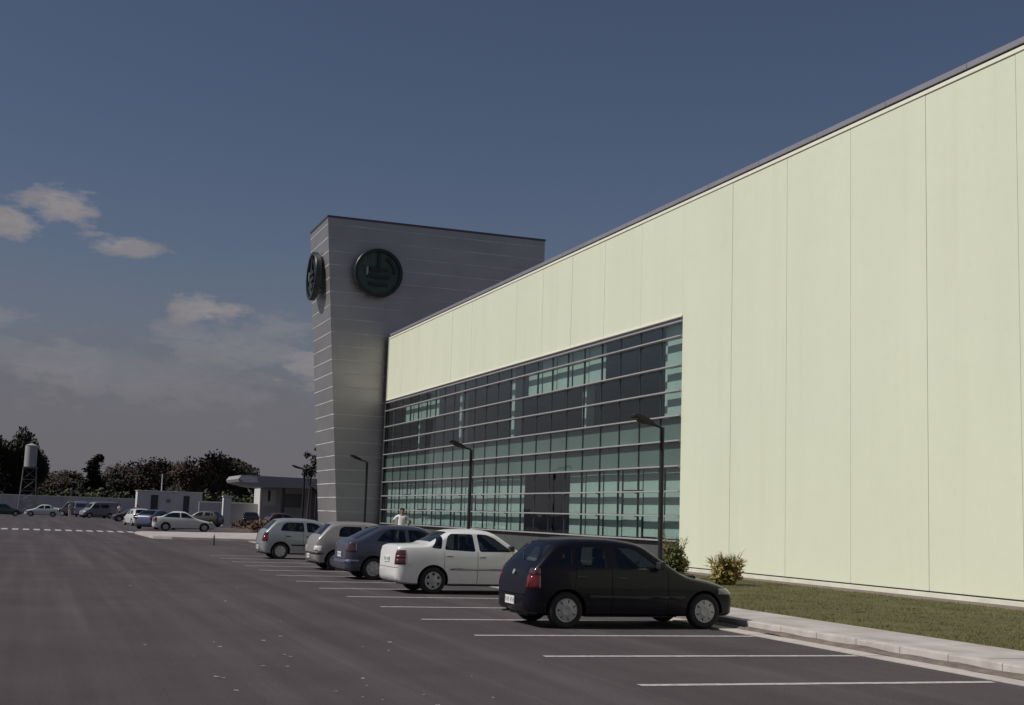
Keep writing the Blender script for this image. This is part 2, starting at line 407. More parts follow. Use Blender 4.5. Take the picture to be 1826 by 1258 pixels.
# interior: floors, back wall, side wall
bm = bmesh.new()
box(bm, XW+13.6, XW+13.9, GY0-3, Y1-.4, 0, 11.7)
box(bm, XW+.45, XW+13.5, GY0-3, Y1-.4, 4.0, 4.5); box(bm, XW+.45, XW+13.5, GY0-3, Y1-.4, .05, .3); box(bm, XW+.45, XW+13.5, GY0-3, Y1-.4, 8.7, 9.0)
box(bm, XW+.45, XW+13.5, GY0-3.3, GY0-3.01, 0, 11.7); box(bm, XW+.45, XW+13.5, Y1-.39, Y1-.2, 0, 11.7)
bfin(bm, 'interior_rooms', M_inner)
colW = (GY1-GY0)/23
for yc in (41.45, 48.95, 57.5, 65.6, 73.6):
    bm = bmesh.new(); box(bm, XW+.5, XW+.85, yc-.2, yc+.2, 4.5, 8.7); bfin(bm, 'interior_column', M_icol)
rows = [1.10, 1.94, 2.79, 3.65, 4.52, 5.38, 6.25, 7.13, 8.14, 8.66]
XG = XW+.09
for k in range(24):
    bm = bmesh.new(); y = GY0+k*colW; box(bm, XG-.012, XG+.06, y-.026, y+.026, rows[0]+.003, 8.655); bfin(bm, 'mullion', M_mull)
rnd = random.Random(5)
for r in range(9):
    z0, z1 = rows[r], rows[r+1]
    bm = bmesh.new(); box(bm, XG, XG+.008, GY0+.03, GY1, z0+.02, z1-.02); wdw = bfin(bm, 'window', M_glass)
    def sub(bm, name, m):
        o = bfin(bm, name, m, None); o.parent = wdw; return o
    bm = bmesh.new(); box(bm, XW-.10, XG+.03, GY0+.01, GY1+.05, z0-.035, z0+.015, bev=.008)
    for k in range(0, 24, 2): box(bm, XW-.03, XG+.04, GY0+k*colW-.02, GY0+k*colW+.02, z0-.075, z0-.036)
    sub(bm, 'louvre_fin', M_fin)
    if r in (3, 4):
        for k in range(23):
            bm = bmesh.new(); y = GY0+k*colW; dx = rnd.uniform(0, .015)
            box(bm, XG+.03+dx, XG+.05+dx, y+.035, y+colW-.035, z0+.02, z1-.04); sub(bm, 'spandrel_panel', M_span)
    else:
        for k in range(23):
            if r < 3 and k in (6, 7, 8): continue
            if r == 2 and k in (): continue
            if r in (5, 6) and k not in (0,): continue
            if r == 7 and k not in (0, 4, 5, 6, 7, 8, 17, 18, 19, 20): continue
            if r == 8 and k not in (0, 4, 5, 6, 7, 17): continue
            y = GY0+k*colW; drop = rnd.choice((0, 0, 0, 0, .02, .05)) if r < 3 else 0; dx = rnd.uniform(0, .04)
            bm = bmesh.new(); box(bm, XG+.2+dx, XG+.205+dx, y+.05+rnd.uniform(0, .03), y+colW-.05, z0+.03+drop, z1-.0); sub(bm, 'roller_blind', M_blind)
    if r == 8:
        bm = bmesh.new(); box(bm, XW-.06, XG+.03, GY0+.01, GY1+.05, z1-.03, z1+.02, bev=.008); sub(bm, 'louvre_fin', M_fin)

# ------------------------------------------------------------------ tower
T = empty('sign_tower', (18, 80.3, 0), 0, 'tall grey metal clad tower leaning outward, with two round emblems', 'tower')
def tfin(bm, name, m, par=T, smooth=False):
    o = fin(bm, name, m, None, smooth=smooth); o.parent = par
    if par is T: o.matrix_parent_inverse = Matrix.Translation(-Vector(T.location))
    return o
TZ = 20.45; TY0, TY1 = 80.3, 85.9
def tx(z): return 18.0+(16.37-18.0)*z/20.34
bm = bmesh.new(); z = 0; step = .87; zs = []
while z < TZ: zs.append(z); z += step
zs.append(TZ)
for a, b in zip(zs, zs[1:]):
    b2 = b-.012
    jx = random.uniform(-.004, .004)
    vs = [bm.verts.new(p) for p in ((tx(a)+jx, TY0+jx, a), (31.35, TY0+jx, a), (31.35, TY1, a), (tx(a)+jx, TY1, a), (tx(b2)+jx, TY0+jx, b2), (31.35, TY0+jx, b2), (31.35, TY1, b2), (tx(b2)+jx, TY1, b2))]
    for q in ((0, 1, 5, 4), (1, 2, 6, 5), (2, 3, 7, 6), (3, 0, 4, 7), (4, 5, 6, 7), (3, 2, 1, 0)): bm.faces.new([vs[k] for k in q])
    if b < TZ:       # joint profile, coloured pale for the light its edge catches
        o_ = .016; z0, z1 = b-.034, b+.018
        vs = [bm.verts.new(p) for p in ((tx(z0)-o_, TY0-o_, z0), (31.35+o_, TY0-o_, z0), (31.35+o_, TY1+o_, z0), (tx(z0)-o_, TY1+o_, z0), (tx(z1)-o_, TY0-o_, z1), (31.35+o_, TY0-o_, z1), (31.35+o_, TY1+o_, z1), (tx(z1)-o_, TY1+o_, z1))]
        for q in ((0, 1, 5, 4), (1, 2, 6, 5), (2, 3, 7, 6), (3, 0, 4, 7), (4, 5, 6, 7), (3, 2, 1, 0)): bm.faces.new([vs[k] for k in q]).material_index = 1
rp = random.Random(12)
for i, (a, b) in enumerate(zip(zs, zs[1:])):
    x = 31.3; w_ = 3.1; first = 1.55 if i % 2 else 3.1
    while True:
        x2 = max(x-first, tx(b)+.03); first = w_
        t0, t1 = rp.uniform(.001, .007), rp.uniform(.001, .007); t2, t3 = rp.uniform(.001, .007), rp.uniform(.001, .007)
        if x-x2 > .15:
            lo = max(x2+.008, tx(a)+.03)
            vs = [bm.verts.new(p) for p in ((lo, TY0-.006-t0, a+.03), (x-.008, TY0-.006-t1, a+.03), (x-.008, TY0-.006-t2, b-.04), (x2+.008, TY0-.006-t3, b-.04))]
            bm.faces.new(vs)
        x = x2
        if x <= tx(b)+.2: break
tfin(bm, 'cladding', [M_clad, M_cjoint])
bm = bmesh.new(); box(bm, tx(TZ)-.04, 31.4, TY0-.04, TY1+.04, TZ-.02, TZ+.12, bev=.02); tfin(bm, 'parapet_cap', mat('cap', (.09, .085, .10), .5, metal=.4))
def emblem(center, face):
    # built in local XZ plane facing -Y, then turned; y>0 goes into the wall
    rot = Matrix.Identity(4) if face == 'front' else Matrix.Rotation(R(-90), 4, 'Z')
    X = Matrix.Translation(center) @ rot
    def put(bm, name, m, par):
        bmesh.ops.transform(bm, matrix=X, verts=bm.verts); return tfin(bm, name, m, par)
    bm = bmesh.new(); rs = lathe(bm, [(0.01, -.12), (1.42, -.12), (1.46, -.08), (1.46, .12), (0.01, .12)], 64); disc = put(bm, 'emblem', M_emb2, T)
    bm = bmesh.new(); lathe(bm, [(1.36, -.16), (1.38, -.30), (1.56, -.30), (1.60, -.24), (1.60, .02), (1.36, .02)], 64); put(bm, 'emblem_ring', M_emb, disc)
    for px, pz in ((-.9, -.9), (.9, -.9), (-.9, .9), (.9, .9)):
        bm = bmesh.new(); tube(bm, [(px, .1, pz), (px, .47, pz)], .05, 8); put(bm, 'bracket', M_emb, disc)
    def arc(r0, r1, a0, a1, cx=0, cz=0, n=20):
        A = [(cx+r1*math.cos(R(a0+(a1-a0)*k/n)), cz+r1*math.sin(R(a0+(a1-a0)*k/n))) for k in range(n+1)]
        Bp = [(cx+r0*math.cos(R(a1+(a0-a1)*k/n)), cz+r0*math.sin(R(a1+(a0-a1)*k/n))) for k in range(n+1)]
        bm = bmesh.new(); a = [bm.verts.new((x, -.28, z_)) for x, z_ in A+Bp]; b = [bm.verts.new((x, -.125, z_)) for x, z_ in A+Bp]; q = len(a)
        for k in range(n):
            for s in (a, b): bm.faces.new((s[k], s[k+1], s[q-2-k], s[q-1-k]))
        for k in range(q): bm.faces.new((a[k], a[(k+1) % q], b[(k+1) % q], b[k]))
        return bm
    bm = bmesh.new(); box(bm, -.10, .10, -.28, -.125, .2, 1.3, bev=.03); put(bm, 'emblem_bar', M_emb, disc)
    put(arc(.98, 1.16, 0, 62), 'emblem_bar', M_emb, disc)
    for zc, hw, thick in ((.18, .62, .1), (-.28, .75, .1), (-.78, .62, .1)):
        r_ = 3.2; a = math.degrees(math.asin(hw/r_))
        put(arc(r_-thick, r_+thick, 270-a, 270+a, .0, zc+r_), 'emblem_bar', M_emb, disc)
    bm = bmesh.new(); box(bm, -.82, -.70, -.28, -.125, -.2, .35, bev=.02); put(bm, 'emblem_bar', M_rim, disc)
emblem(Vector((19.7, TY0-.45, 17.0)), 'front')
emblem(Vector((16.27, 83.0, 17.0)), 'side')

# ------------------------------------------------------------------ lamp posts
def lamp_post(x, y, h, z0, label, heads=(-1,), arm=.85, group='lamp posts along the car park', r=.055):
    t = empty('lamp_post', (x, y, z0), 0, label, 'lamp post', group)
    bm = bmesh.new(); tube(bm, [(0, 0, 0), (0, 0, h)], [r*1.15, r], 12); fin(bm, 'pole', M_post, t, smooth=False)
    bm = bmesh.new(); box(bm, -.14, .14, -.14, .14, 0, .03, bev=.006); tube(bm, [(0, 0, .03), (0, 0, .3)], .075, 12); fin(bm, 'base_plate', M_post, t)
    for s in heads:
        bm = bmesh.new(); tube(bm, [(0, 0, h-.03), (s*.1, 0, h+.02), (s*.42, 0, h+.10)], r*.62, 8); fin(bm, 'arm', M_post, t)
        hd = bmesh.new()
        pts = [(.28, .05), (.38, .17), (.62, .27), (.86, .33), (.9, .25), (.62, .11), (.36, .03)]
        prof = [(s*px*arm/.85, h+pz) for px, pz in pts]
        poly_prism(hd, prof, -.17, .17); bmesh.ops.bevel(hd, geom=hd.edges[:], offset=.02, segments=2, affect='EDGES')
        ho = fin(hd, 'lamp_head', M_post, t)
        bm = bmesh.new(); k = arm/.85
        q = [(s*.44*k, h+.055), (s*.80*k, h+.205)]
        vs = [bm.verts.new(p) for p in ((q[0][0], -.12, q[0][1]-.004), (q[1][0], -.12, q[1][1]-.008), (q[1][0], .12, q[1][1]-.008), (q[0][0], .12, q[0][1]-.004))]
        bm.faces.new(vs); fin(bm, 'lens', M_lens, ho)
    return t
lamp_post(15.6, 30.92, 4.10, .12, 'black lamp post nearest the cream wall, in front of the right end of the glass', r=.058)
lamp_post(15.6, 47.05, 4.12, .12, 'black lamp post before the middle of the glass, behind the white sedan', r=.058)
lamp_post(15.6, 63.6, 4.12, .12, 'farthest of the three single-arm lamp posts, in front of the grey tower', r=.058)

# ------------------------------------------------------------------ cars
def interp(tab, x):
    if x <= tab[0][0]: return tab[0][1]
    if x >= tab[-1][0]: return tab[-1][1]
    for i in range(len(tab)-1):
        (x0, y0), (x1, y1) = tab[i], tab[i+1]
        if x <= x1:
            h = x1-x0; d = (y1-y0)/h
            dm = (y0-tab[i-1][1])/(x0-tab[i-1][0]) if i > 0 else d
            dp = (tab[i+2][1]-y1)/(tab[i+2][0]-x1) if i+2 < len(tab) else d
            def lim(a, b): return 0 if a*b <= 0 else 2*a*b/(a+b)
            m0, m1 = lim(dm, d) if i > 0 else d, lim(d, dp) if i+2 < len(tab) else d
            t = (x-x0)/h
            return (2*t**3-3*t**2+1)*y0+(t**3-2*t**2+t)*h*m0+(-2*t**3+3*t**2)*y1+(t**3-t**2)*h*m1
def car_grid(sp, off=0., dens=1.):
    """closed car skin as rings across the car"""
    xs0, xs1 = sp['top'][0][0], sp['top'][-1][0]
    n = int(66*dens); xs = []
    for i in range(n+1):
        t = i/n; u = .5-.5*math.cos(math.pi*t); t2 = .55*t+.45*u
        xs.append(xs0+(xs1-xs0)*t2)
    rings = []
    NS = max(8, int(13*dens)); NA = max(8, int(13*dens))
    for x in xs:
        zt = interp(sp['top'], x); zb = interp(sp['bot'], x); W = interp(sp['plan'], x)
        rr = min(interp(sp['round'], x), .6*(zt-zb)); zc = zt-rr; e = 2/3.0
        half = [(0, zb), (W*.5, zb), (W*.86, zb)]
        def hw(z): return W*interp(sp['side'], z)
        for k in range(NS):
            z = zb+.03+(zc-zb-.03)*k/(NS-1); half.append((hw(z), z))
        for k in range(1, NA+1):
            th = math.pi/2*k/NA
            z = zc+rr*math.sin(th)**e if k < NA else zt
            y = hw(zc+(z-zc)*.85)*(math.cos(th)**e if k < NA else 0)
            half.append((y, z))
        ring = [(x, y, z) for y, z in half]+[(x, -y, z) for y, z in half[-2:0:-1]]
        rings.append(ring)
    bm = bmesh.new(); V = [[bm.verts.new(p) for p in r] for r in rings]; q = len(V[0])
    for a, b in zip(V, V[1:]):
        for k in range(q): bm.faces.new((a[k], a[(k+1) % q], b[(k+1) % q], b[k]))
    bm.faces.new(V[0][::-1]); bm.faces.new(V[-1])
    bmesh.ops.recalc_face_normals(bm, faces=bm.faces)
    if off:
        bm.normal_update(); ns = [v.normal.copy() for v in bm.verts]
        for v, nn in zip(bm.verts, ns): v.co += nn*off
    return bm
def region(poly, ax, lo, hi):
    """planes (point, outward normal) of a convex prism; poly in the two axes other than ax"""
    A = {'y': (0, 2, 1), 'x': (1, 2, 0), 'z': (0, 1, 2)}[ax]
    cx = sum(p[0] for p in poly)/len(poly); cz = sum(p[1] for p in poly)/len(poly); out_ = []
    for i in range(len(poly)):
        a, b = poly[i], poly[(i+1) % len(poly)]
        nx, nz_ = b[1]-a[1], -(b[0]-a[0]); l_ = math.hypot(nx, nz_)
        if l_ < 1e-6: continue
        nx /= l_; nz_ /= l_
        if (cx-a[0])*nx+(cz-a[1])*nz_ > 0: nx, nz_ = -nx, -nz_
        c = [0, 0, 0]; nn = [0, 0, 0]; c[A[0]], c[A[1]] = a; nn[A[0]], nn[A[1]] = nx, nz_
        out_.append((Vector(c), Vector(nn)))
    for v, s in ((lo, -1), (hi, 1)):
        c = [0, 0, 0]; nn = [0, 0, 0]; c[A[2]] = v; nn[A[2]] = s; out_.append((Vector(c), Vector(nn)))
    return out_
def carve(bm, planes, keep=False):
    for c, nn in planes:
        fs = []
        for f in bm.faces:
            ok = True
            for c2, n2 in planes:
                if min((v.co-c2).dot(n2) for v in f.verts) > 1e-5: ok = False; break
            if ok: fs.append(f)
        if not fs: break
        es = set(e for f in fs for e in f.edges); vs = set(v for f in fs for v in f.verts)
        bmesh.ops.bisect_plane(bm, geom=list(vs)+list(es)+fs, dist=1e-5, plane_co=c, plane_no=nn)
    ins = [f for f in bm.faces if all((f.calc_center_median()-c).dot(nn) < 1e-6 for c, nn in planes)]
    kill = [f for f in bm.faces if f not in set(ins)] if keep else ins
    bmesh.ops.delete(bm, geom=kill, context='FACES')
    loose = [v for v in bm.verts if not v.link_faces]
    bmesh.ops.delete(bm, geom=loose, context='VERTS')
def rpoly(pts, r=.04, n=3):
    """round the corners of a convex polygon"""
    out_ = []
    q = len(pts)
    for i in range(q):
        p = Vector(pts[i]); a = (Vector(pts[i-1])-p); b = (Vector(pts[(i+1) % q])-p)
        ra = min(r, a.length*.45, b.length*.45); A = p+a.normalized()*ra; B_ = p+b.normalized()*ra
        for k in range(n+1):
            t = k/n; out_.append(tuple((1-t)**2*A+2*t*(1-t)*p+t*t*B_))
    return out_
def patch(sp, planes_list, name, m, parent, off=.0, thick=.006, dens=1., cache={}):
    objs = []
    for planes in planes_list:
        bm = car_grid(sp, off, dens); carve(bm, planes, keep=True)
        if not len(bm.faces): bm.free(); continue
        o = fin(bm, name, m, parent, smooth=True, recalc=False)
        if thick:
            md = o.modifiers.new('thickness', 'SOLIDIFY'); md.thickness = thick; md.offset = -1
        objs.append(o)
    return objs
def wheel_mesh(r, kind):
    bm = bmesh.new()
    lathe(bm, [(r*.62, -.07), (r*.70, -.088), (r*.86, -.094), (r*.96, -.082), (r, -.055), (r, .055), (r*.96, .082), (r*.8, .09), (r*.62, .07)], 40)
    lathe(bm, [(r*.64, -.05), (r*.3, -.03), (.001, -.03)], 40, mi=1)
    me = bpy.data.meshes.new('tyre'); bmesh.ops.recalc_face_normals(bm, faces=bm.faces); bm.to_mesh(me); bm.free()
    me.polygons.foreach_set('use_smooth', [True]*len(me.polygons)); me.materials.append(M_tyre); me.materials.append(M_plast)
    bm = bmesh.new()
    R0 = r*.655
    lathe(bm, [(R0, -.088), (R0*.97, -.096), (R0*.84, -.088), (R0*.80, -.07), (R0*.84, -.06)], 40)
    if kind == 'cap':       # hubcap: full disc with small oval holes near the edge
        n = 7; lathe(bm, [(R0*.60, -.098), (R0*.4, -.106), (R0*.15, -.10), (.001, -.10)], 28)
        sw = .10
    else:
        n = 6; lathe(bm, [(R0*.42, -.098), (R0*.3, -.11), (.001, -.112)], 24); sw = .085
    ri = R0*.55 if kind == 'cap' else R0*.36
    for k in range(n):
        a = 2*math.pi*k/n; s_ = sw*(r/.28)
        w0, w1 = (s_*.42, s_*.62) if kind == 'cap' else (s_*.55, s_*.38)
        pts = [(ri, -w0), (R0*.9, -w1), (R0*.9, w1), (ri, w0)]
        M_ = Matrix.Rotation(a, 4, 'Y')
        for (h0, h1) in ((-.1, -.06),):
            f = [bm.verts.new(M_ @ Vector((px, h0+(.006 if px > R0*.7 else 0), pz))) for px, pz in pts]; g_ = [bm.verts.new(M_ @ Vector((px, h1, pz))) for px, pz in pts]
            bm.faces.new(f); bm.faces.new(g_[::-1])
            for j in range(4): bm.faces.new((f[j], f[(j+1) % 4], g_[(j+1) % 4], g_[j]))
    me2 = bpy.data.meshes.new('hubcap'); bmesh.ops.recalc_face_normals(bm, faces=bm.faces); bm.to_mesh(me2); bm.free(); me2.materials.append(M_rim)
    return me, me2
def paint(name, col, rough=.35, metal=.2, flake=.06):
    return mat(name, col, rough, metal=metal, coat=.6, var=flake, vscale=1.5)

def build_car(name, sp, loc, rz, label, cat='car', group=None, dens=1., interior=True):
    t = empty(name, loc, rz, label, cat, group)
    pm = sp['paint']
    bm = car_grid(sp, 0, dens)
    WB = sp['wb']; r = sp.get('r', .285); ra = r+.055; yl = sp.get('track', .70)
    YO = 1.2
    arch = [(ra*math.cos(R(a)), ra*math.sin(R(a))+r-.005) for a in range(0, 360, 15 if dens >= 1 else 24)]
    for wx in (0, WB):
        for s in (1, -1):
            reg = region([(wx+p[0], p[1]) for p in arch], 'y', *((.52, YO) if s > 0 else (-YO, -.52))); carve(bm, reg)
    wins = []
    for poly in sp['windows']:
        for s in (1, -1): wins.append(region(rpoly(poly, .045), 'y', *((.32, YO) if s > 0 else (-YO, -.32))))
    for planes in wins: carve(bm, planes)
    # windscreen and rear window: convex box leaning along the glass
    def screen(q, hw0, hw1):
        (xa, za), (xb, zb) = q        # lower, upper
        d = Vector((xb-xa, 0, zb-za)); nn = Vector((-d.z, 0, d.x)).normalized(); dn = d.normalized()
        P = [(Vector((xa, 0, za)), -dn), (Vector((xb, 0, zb)), dn), (Vector((xa, 0, za))+nn*.16, nn), (Vector((xa, 0, za))-nn*.10, -nn)]
        for s in (1, -1):
            a = Vector((xa, s*hw0, za)); b = Vector((xb, s*hw1, zb)); e_ = (b-a); n2 = e_.cross(nn).normalized()
            if n2.y*s < 0: n2 = -n2
            P.append((a, n2))
        return P
    scr = [screen(*q) for q in sp['screens']]
    for planes in scr: carve(bm, planes)
    if dens >= 1:
        for x, z0, z1 in sp.get('seams', []):
            if isinstance(x, tuple): poly = [(x[0]-.004, z0), (x[0]+.004, z0), (x[1]+.004, z1), (x[1]-.004, z1)]
            else: poly = [(x-.005, z0), (x+.005, z0), (x+.005, z1), (x-.005, z1)]
            for s in (1, -1): carve(bm, region(poly, 'y', *((.45, YO) if s > 0 else (-YO, -.45))))
        for poly in sp.get('rear_seams', []):
            carve(bm, region(poly, 'x', -1.2, sp.get('rear_to', -.2)))
    body = fin(bm, 'body', pm, t, smooth=True, recalc=False)
    md = body.modifiers.new('thickness', 'SOLIDIFY'); md.thickness = .022; md.offset = -1; body.data.materials.append(M_plast); md.material_offset_rim = 1; md.material_offset = 1
    es_ = body.modifiers.new('split', 'EDGE_SPLIT'); es_.split_angle = R(42)
    dk = sp.get('glass', M_cglass)
    for planes in wins: patch(sp, [planes], 'side_window', dk, t, -.008, 0, dens)
    for i, planes in enumerate(scr): patch(sp, [planes], 'rear_window' if i == 0 else 'windscreen', dk, t, -.008, 0, dens)
    # lamps and trims hugging the skin
    for s in (1, -1):
        for poly, m_, nm in sp['tail']:
            if s < 0: poly = [(-a, b) for a, b in poly]
            patch(sp, [region(poly, 'x', -1.5, sp.get('tail_to', -.38))], nm, m_, t, .006, .012, dens)
        for poly, m_, nm in sp['head']:
            if s < 0: poly = [(-a, b) for a, b in poly]
            patch(sp, [region(poly, 'x', sp.get('head_from', WB+.35), 4)], nm, m_, t, .005, .012, dens)
        if sp.get('mould') and dens >= 1:
            z0, z1, mm = sp['mould']; sg = [(r+.09, WB-r-.09), (-.62, -r-.09)] if sp.get('mould_rear') else [(r+.09, WB-r-.09)]
            for a, b in sg: patch(sp, [region([(a, z0), (b, z0), (b, z1), (a, z1)], 'y', *((.5, YO) if s > 0 else (-YO, -.5)))], 'side_moulding', mm, t, .012, .014)
    if sp.get('bumper_strip'):
        z0, z1, mm = sp['bumper_strip']
        for side in (-1, 1):
            rg = region([(-.9, z0), (.9, z0), (.9, z1), (-.9, z1)], 'x', *((-1.5, -r-.1) if side < 0 else (WB+r+.1, 4)))
            patch(sp, [rg], 'bumper_strip', mm, t, .010, .014, dens)
    # wheel wells, wheels
    me, me2 = wheel_mesh(r, sp.get('wheel', 'cap'))
    for wx in (0, WB):
        for s in (1, -1):
            wl = bmesh.new(); n_ = 16; rg = []
            for yy in (.42, interp(sp['plan'], wx)*.955):
                rg.append([wl.verts.new((wx+(ra+.008)*math.cos(math.pi*k/n_), s*yy, r-.02+(ra+.008)*math.sin(math.pi*k/n_))) for k in range(n_+1)])
            for k in range(n_): wl.faces.new((rg[0][k], rg[0][k+1], rg[1][k+1], rg[1][k]))
            wl.faces.new(rg[0]); fin(wl, 'wheel_well', M_plast, t, smooth=False)
            o = link('wheel', me, None, t, (wx, s*yl, r)); 
            if s > 0: o.rotation_euler = (0, 0, math.pi)
            h = link('hubcap', me2, None, o)
            ang = random.uniform(0, 1); h.rotation_euler = (0, ang, 0)
    # underside slab keeps light out below
    ub = bmesh.new(); box(ub, .42, WB-.42, -.6, .6, .17, .3); box(ub, -.5, WB+.5, -.38, .38, .17, .3); fin(ub, 'underbody', M_plast, t)
    if interior:
        def seat(x, y, w):
            b_ = bmesh.new(); poly_prism(b_, [(x-.25, .42), (x+.25, .40), (x+.27, .54), (x-.12, .56), (x-.24, 1.06), (x-.34, 1.08), (x-.36, 1.02)][::-1], y-w/2, y+w/2)
            bmesh.ops.bevel(b_, geom=b_.edges[:], offset=.03, segments=2, affect='EDGES')
            so_ = fin(b_, 'seat', M_cab, t)
            for yy in ([y] if w < .7 else [y-.34, y+.34]):
                b_ = bmesh.new(); box(b_, x-.40, x-.29, yy-.13, yy+.13, 1.07, 1.24, bev=.035); fin(b_, 'headrest', M_cab, so_)
        fx = WB*.56
        seat(fx, .34, .48); seat(fx, -.34, .48); seat(fx-.80, 0, 1.18)
        b_ = bmesh.new(); box(b_, WB-.5, WB-.05, -.6, .6, .6, .86, bev=.06); fin(b_, 'dashboard', M_cab, t)
        b_ = bmesh.new(); ring = []
        cx_, cz_ = WB-.60, .85
        pts = [(cx_-.05*math.sin(a)*1.2, .34+.18*math.cos(a), cz_+.17*math.sin(a)) for a in [2*math.pi*k/20 for k in range(21)]]
        tube(b_, pts, .014, 6, cap=False); tube(b_, [(cx_, .34, cz_), (cx_+.12, .34, cz_-.06)], .03, 6); fin(b_, 'steering_wheel', M_plast, t)
        if sp.get('shelf'):
            x0, x1, zz = sp['shelf']; b_ = bmesh.new(); box(b_, x0, x1, -.6, .6, zz-.03, zz); fin(b_, 'parcel_shelf', M_cab, t)
    if dens >= 1:
        # mirrors, handles, plate, wiper, exhaust
        mx, mz = sp['mirror']
        for s in (1, -1):
            b_ = bmesh.new(); yw = interp(sp['plan'], mx)*interp(sp['side'], mz)
            box(b_, mx-.05, mx+.06, s*(yw+.02), s*(yw+.19), mz, mz+.12, bev=.03); box(b_, mx-.0, mx+.04, s*(yw-.04), s*(yw+.05), mz+.01, mz+.05)
            fin(b_, 'mirror', sp.get('mirror_mat', M_plast), t)
            for hx, hz in sp['handles']:
                b_ = bmesh.new(); yw = interp(sp['plan'], hx)*interp(sp['side'], hz)
                box(b_, hx-.075, hx+.075, s*(yw-.005), s*(yw+.025), hz-.018, hz+.018, bev=.008); fin(b_, 'door_handle', sp.get('handle_mat', M_plast), t)
        px, pz = sp['plate']
        b_ = bmesh.new(); box(b_, px-.012, px, -.2, .2, pz-.065, pz+.065, bev=.004); pl_ = fin(b_, 'licence_plate', M_plate, t)
        b_ = bmesh.new()
        for k in range(6):
            yy = -.15+.06*k+(.02 if k > 2 else -.02); box(b_, px-.0145, px-.0125, yy-.018, yy-.006, pz-.034, pz+.034)
            if k % 2: box(b_, px-.0145, px-.0125, yy-.005, yy+.018, pz+.02, pz+.032)
            else: box(b_, px-.0145, px-.0125, yy-.005, yy+.016, pz-.008, pz+.004)
        fin(b_, 'plate_marks', M_plast, pl_)
        b_ = bmesh.new(); tube(b_, [(sp['top'][0][0]+.02, .42, .2), (sp['top'][0][0]+.35, .42, .2)], .022, 10); fin(b_, 'exhaust_pipe', M_chrome, t)
        if sp.get('wiper'):
            (xa, ya, za), (xb, yb, zb_) = sp['wiper']; b_ = bmesh.new(); tube(b_, [(xa, ya, za), (xb, yb, zb_)], .008, 6); fin(b_, 'wiper', M_plast, t)
    return t

SIDE = [(.15, .93), (.28, .965), (.45, .992), (.62, 1.0), (.80, .985), (.93, .955), (1.0, .925), (1.20, .835), (1.36, .765), (1.45, .73), (2.2, .72)]
hatch = dict(
    top=[(-.645, .50), (-.635, .60), (-.61, .72), (-.575, .86), (-.53, .96), (-.45, 1.05), (-.30, 1.21), (-.16, 1.335), (-.03, 1.385), (.3, 1.42), (.75, 1.425), (1.15, 1.395), (1.38, 1.35), (1.55, 1.25), (1.85, 1.045), (2.05, .925), (2.2, .865), (2.6, .79), (2.9, .70), (3.02, .63), (3.09, .52), (3.115, .42)],
    bot=[(-.645, .38), (-.62, .27), (-.5, .215), (-.3, .2), (2.8, .2), (3.05, .22), (3.115, .30)],
    plan=[(-.645, .52), (-.62, .63), (-.57, .70), (-.48, .755), (-.3, .79), (.2, .812), (1.2, .815), (2.2, .80), (2.7, .765), (2.95, .70), (3.06, .60), (3.115, .46)],
    round=[(-.645, .06), (-.5, .12), (-.2, .16), (.3, .14), (1.3, .15), (2.0, .13), (3.1, .12)],
    side=SIDE, wb=2.46, r=.285, glass=M_cglass,
    windows=[[(-.13, .985), (.08, .985), (.115, 1.16), (.10, 1.245), (.02, 1.24)], [(.15, .965), (.69, .955), (.66, 1.275), (.22, 1.275), (.17, 1.2)], [(.90, .95), (1.66, .93), (1.60, 1.0), (1.27, 1.235), (1.12, 1.275), (.87, 1.28)]],
    screens=[(((-.455, 1.03), (-.135, 1.325)), .60, .50), (((2.0, .955), (1.42, 1.32)), .66, .55)],
    tail=[([(.60, .62), (.86, .62), (.86, .82), (.58, .82)], M_red, 'tail_light'), ([(.585, .825), (.86, .825), (.86, .93), (.58, .93)], M_smoke, 'tail_light')],
    head=[([(.50, .55), (.82, .56), (.82, .65), (.50, .65)], M_headl, 'headlight')], tail_to=-.44, head_from=2.72,
    seams=[((.12, .16), .40, .95), (.78, .24, .96), ((1.78, 1.78), .24, .90)],
    rear_seams=[[(-.60, .50), (.60, .50), (.60, .51), (-.60, .51)]],
    mould=(.47, .53, M_plast), mirror=(1.60, .95), handles=[(.26, .80), (.96, .79)], plate=(-.652, .40), shelf=(-.45, .1, .93),
    wiper=((-.475, -.1, 1.035), (-.33, .30, 1.155)))
def var(base, **k):
    d = dict(base); d.update(k); return d
dark = var(hatch, paint=mat('charcoal_paint', (.0065, .006, .012), .33, spec=.2, coat=.15, var=.1), rear_to=-.3, handle_mat=M_plast)
def place(px_x, px_y, wy, **k): pass
CAR_Y = 19.80
c1 = build_car('parked_car', dark, (7.965, 19.80, 0), R(.6), 'charcoal hatchback, the nearest parked car, nose towards the cream wall', 'car', 'cars parked in the bays')
# rear screen sticker / badge on tailgate
bm = bmesh.new(); lathe(bm, [(.001, -.012), (.04, -.012), (.045, 0)], 20); bmesh.ops.transform(bm, matrix=Matrix.Translation((-.595, 0, .84)) @ Matrix.Rotation(R(-90), 4, 'Z') @ Matrix.Rotation(R(-14), 4, 'X'), verts=bm.verts)
fin(bm, 'badge', M_rim, c1)

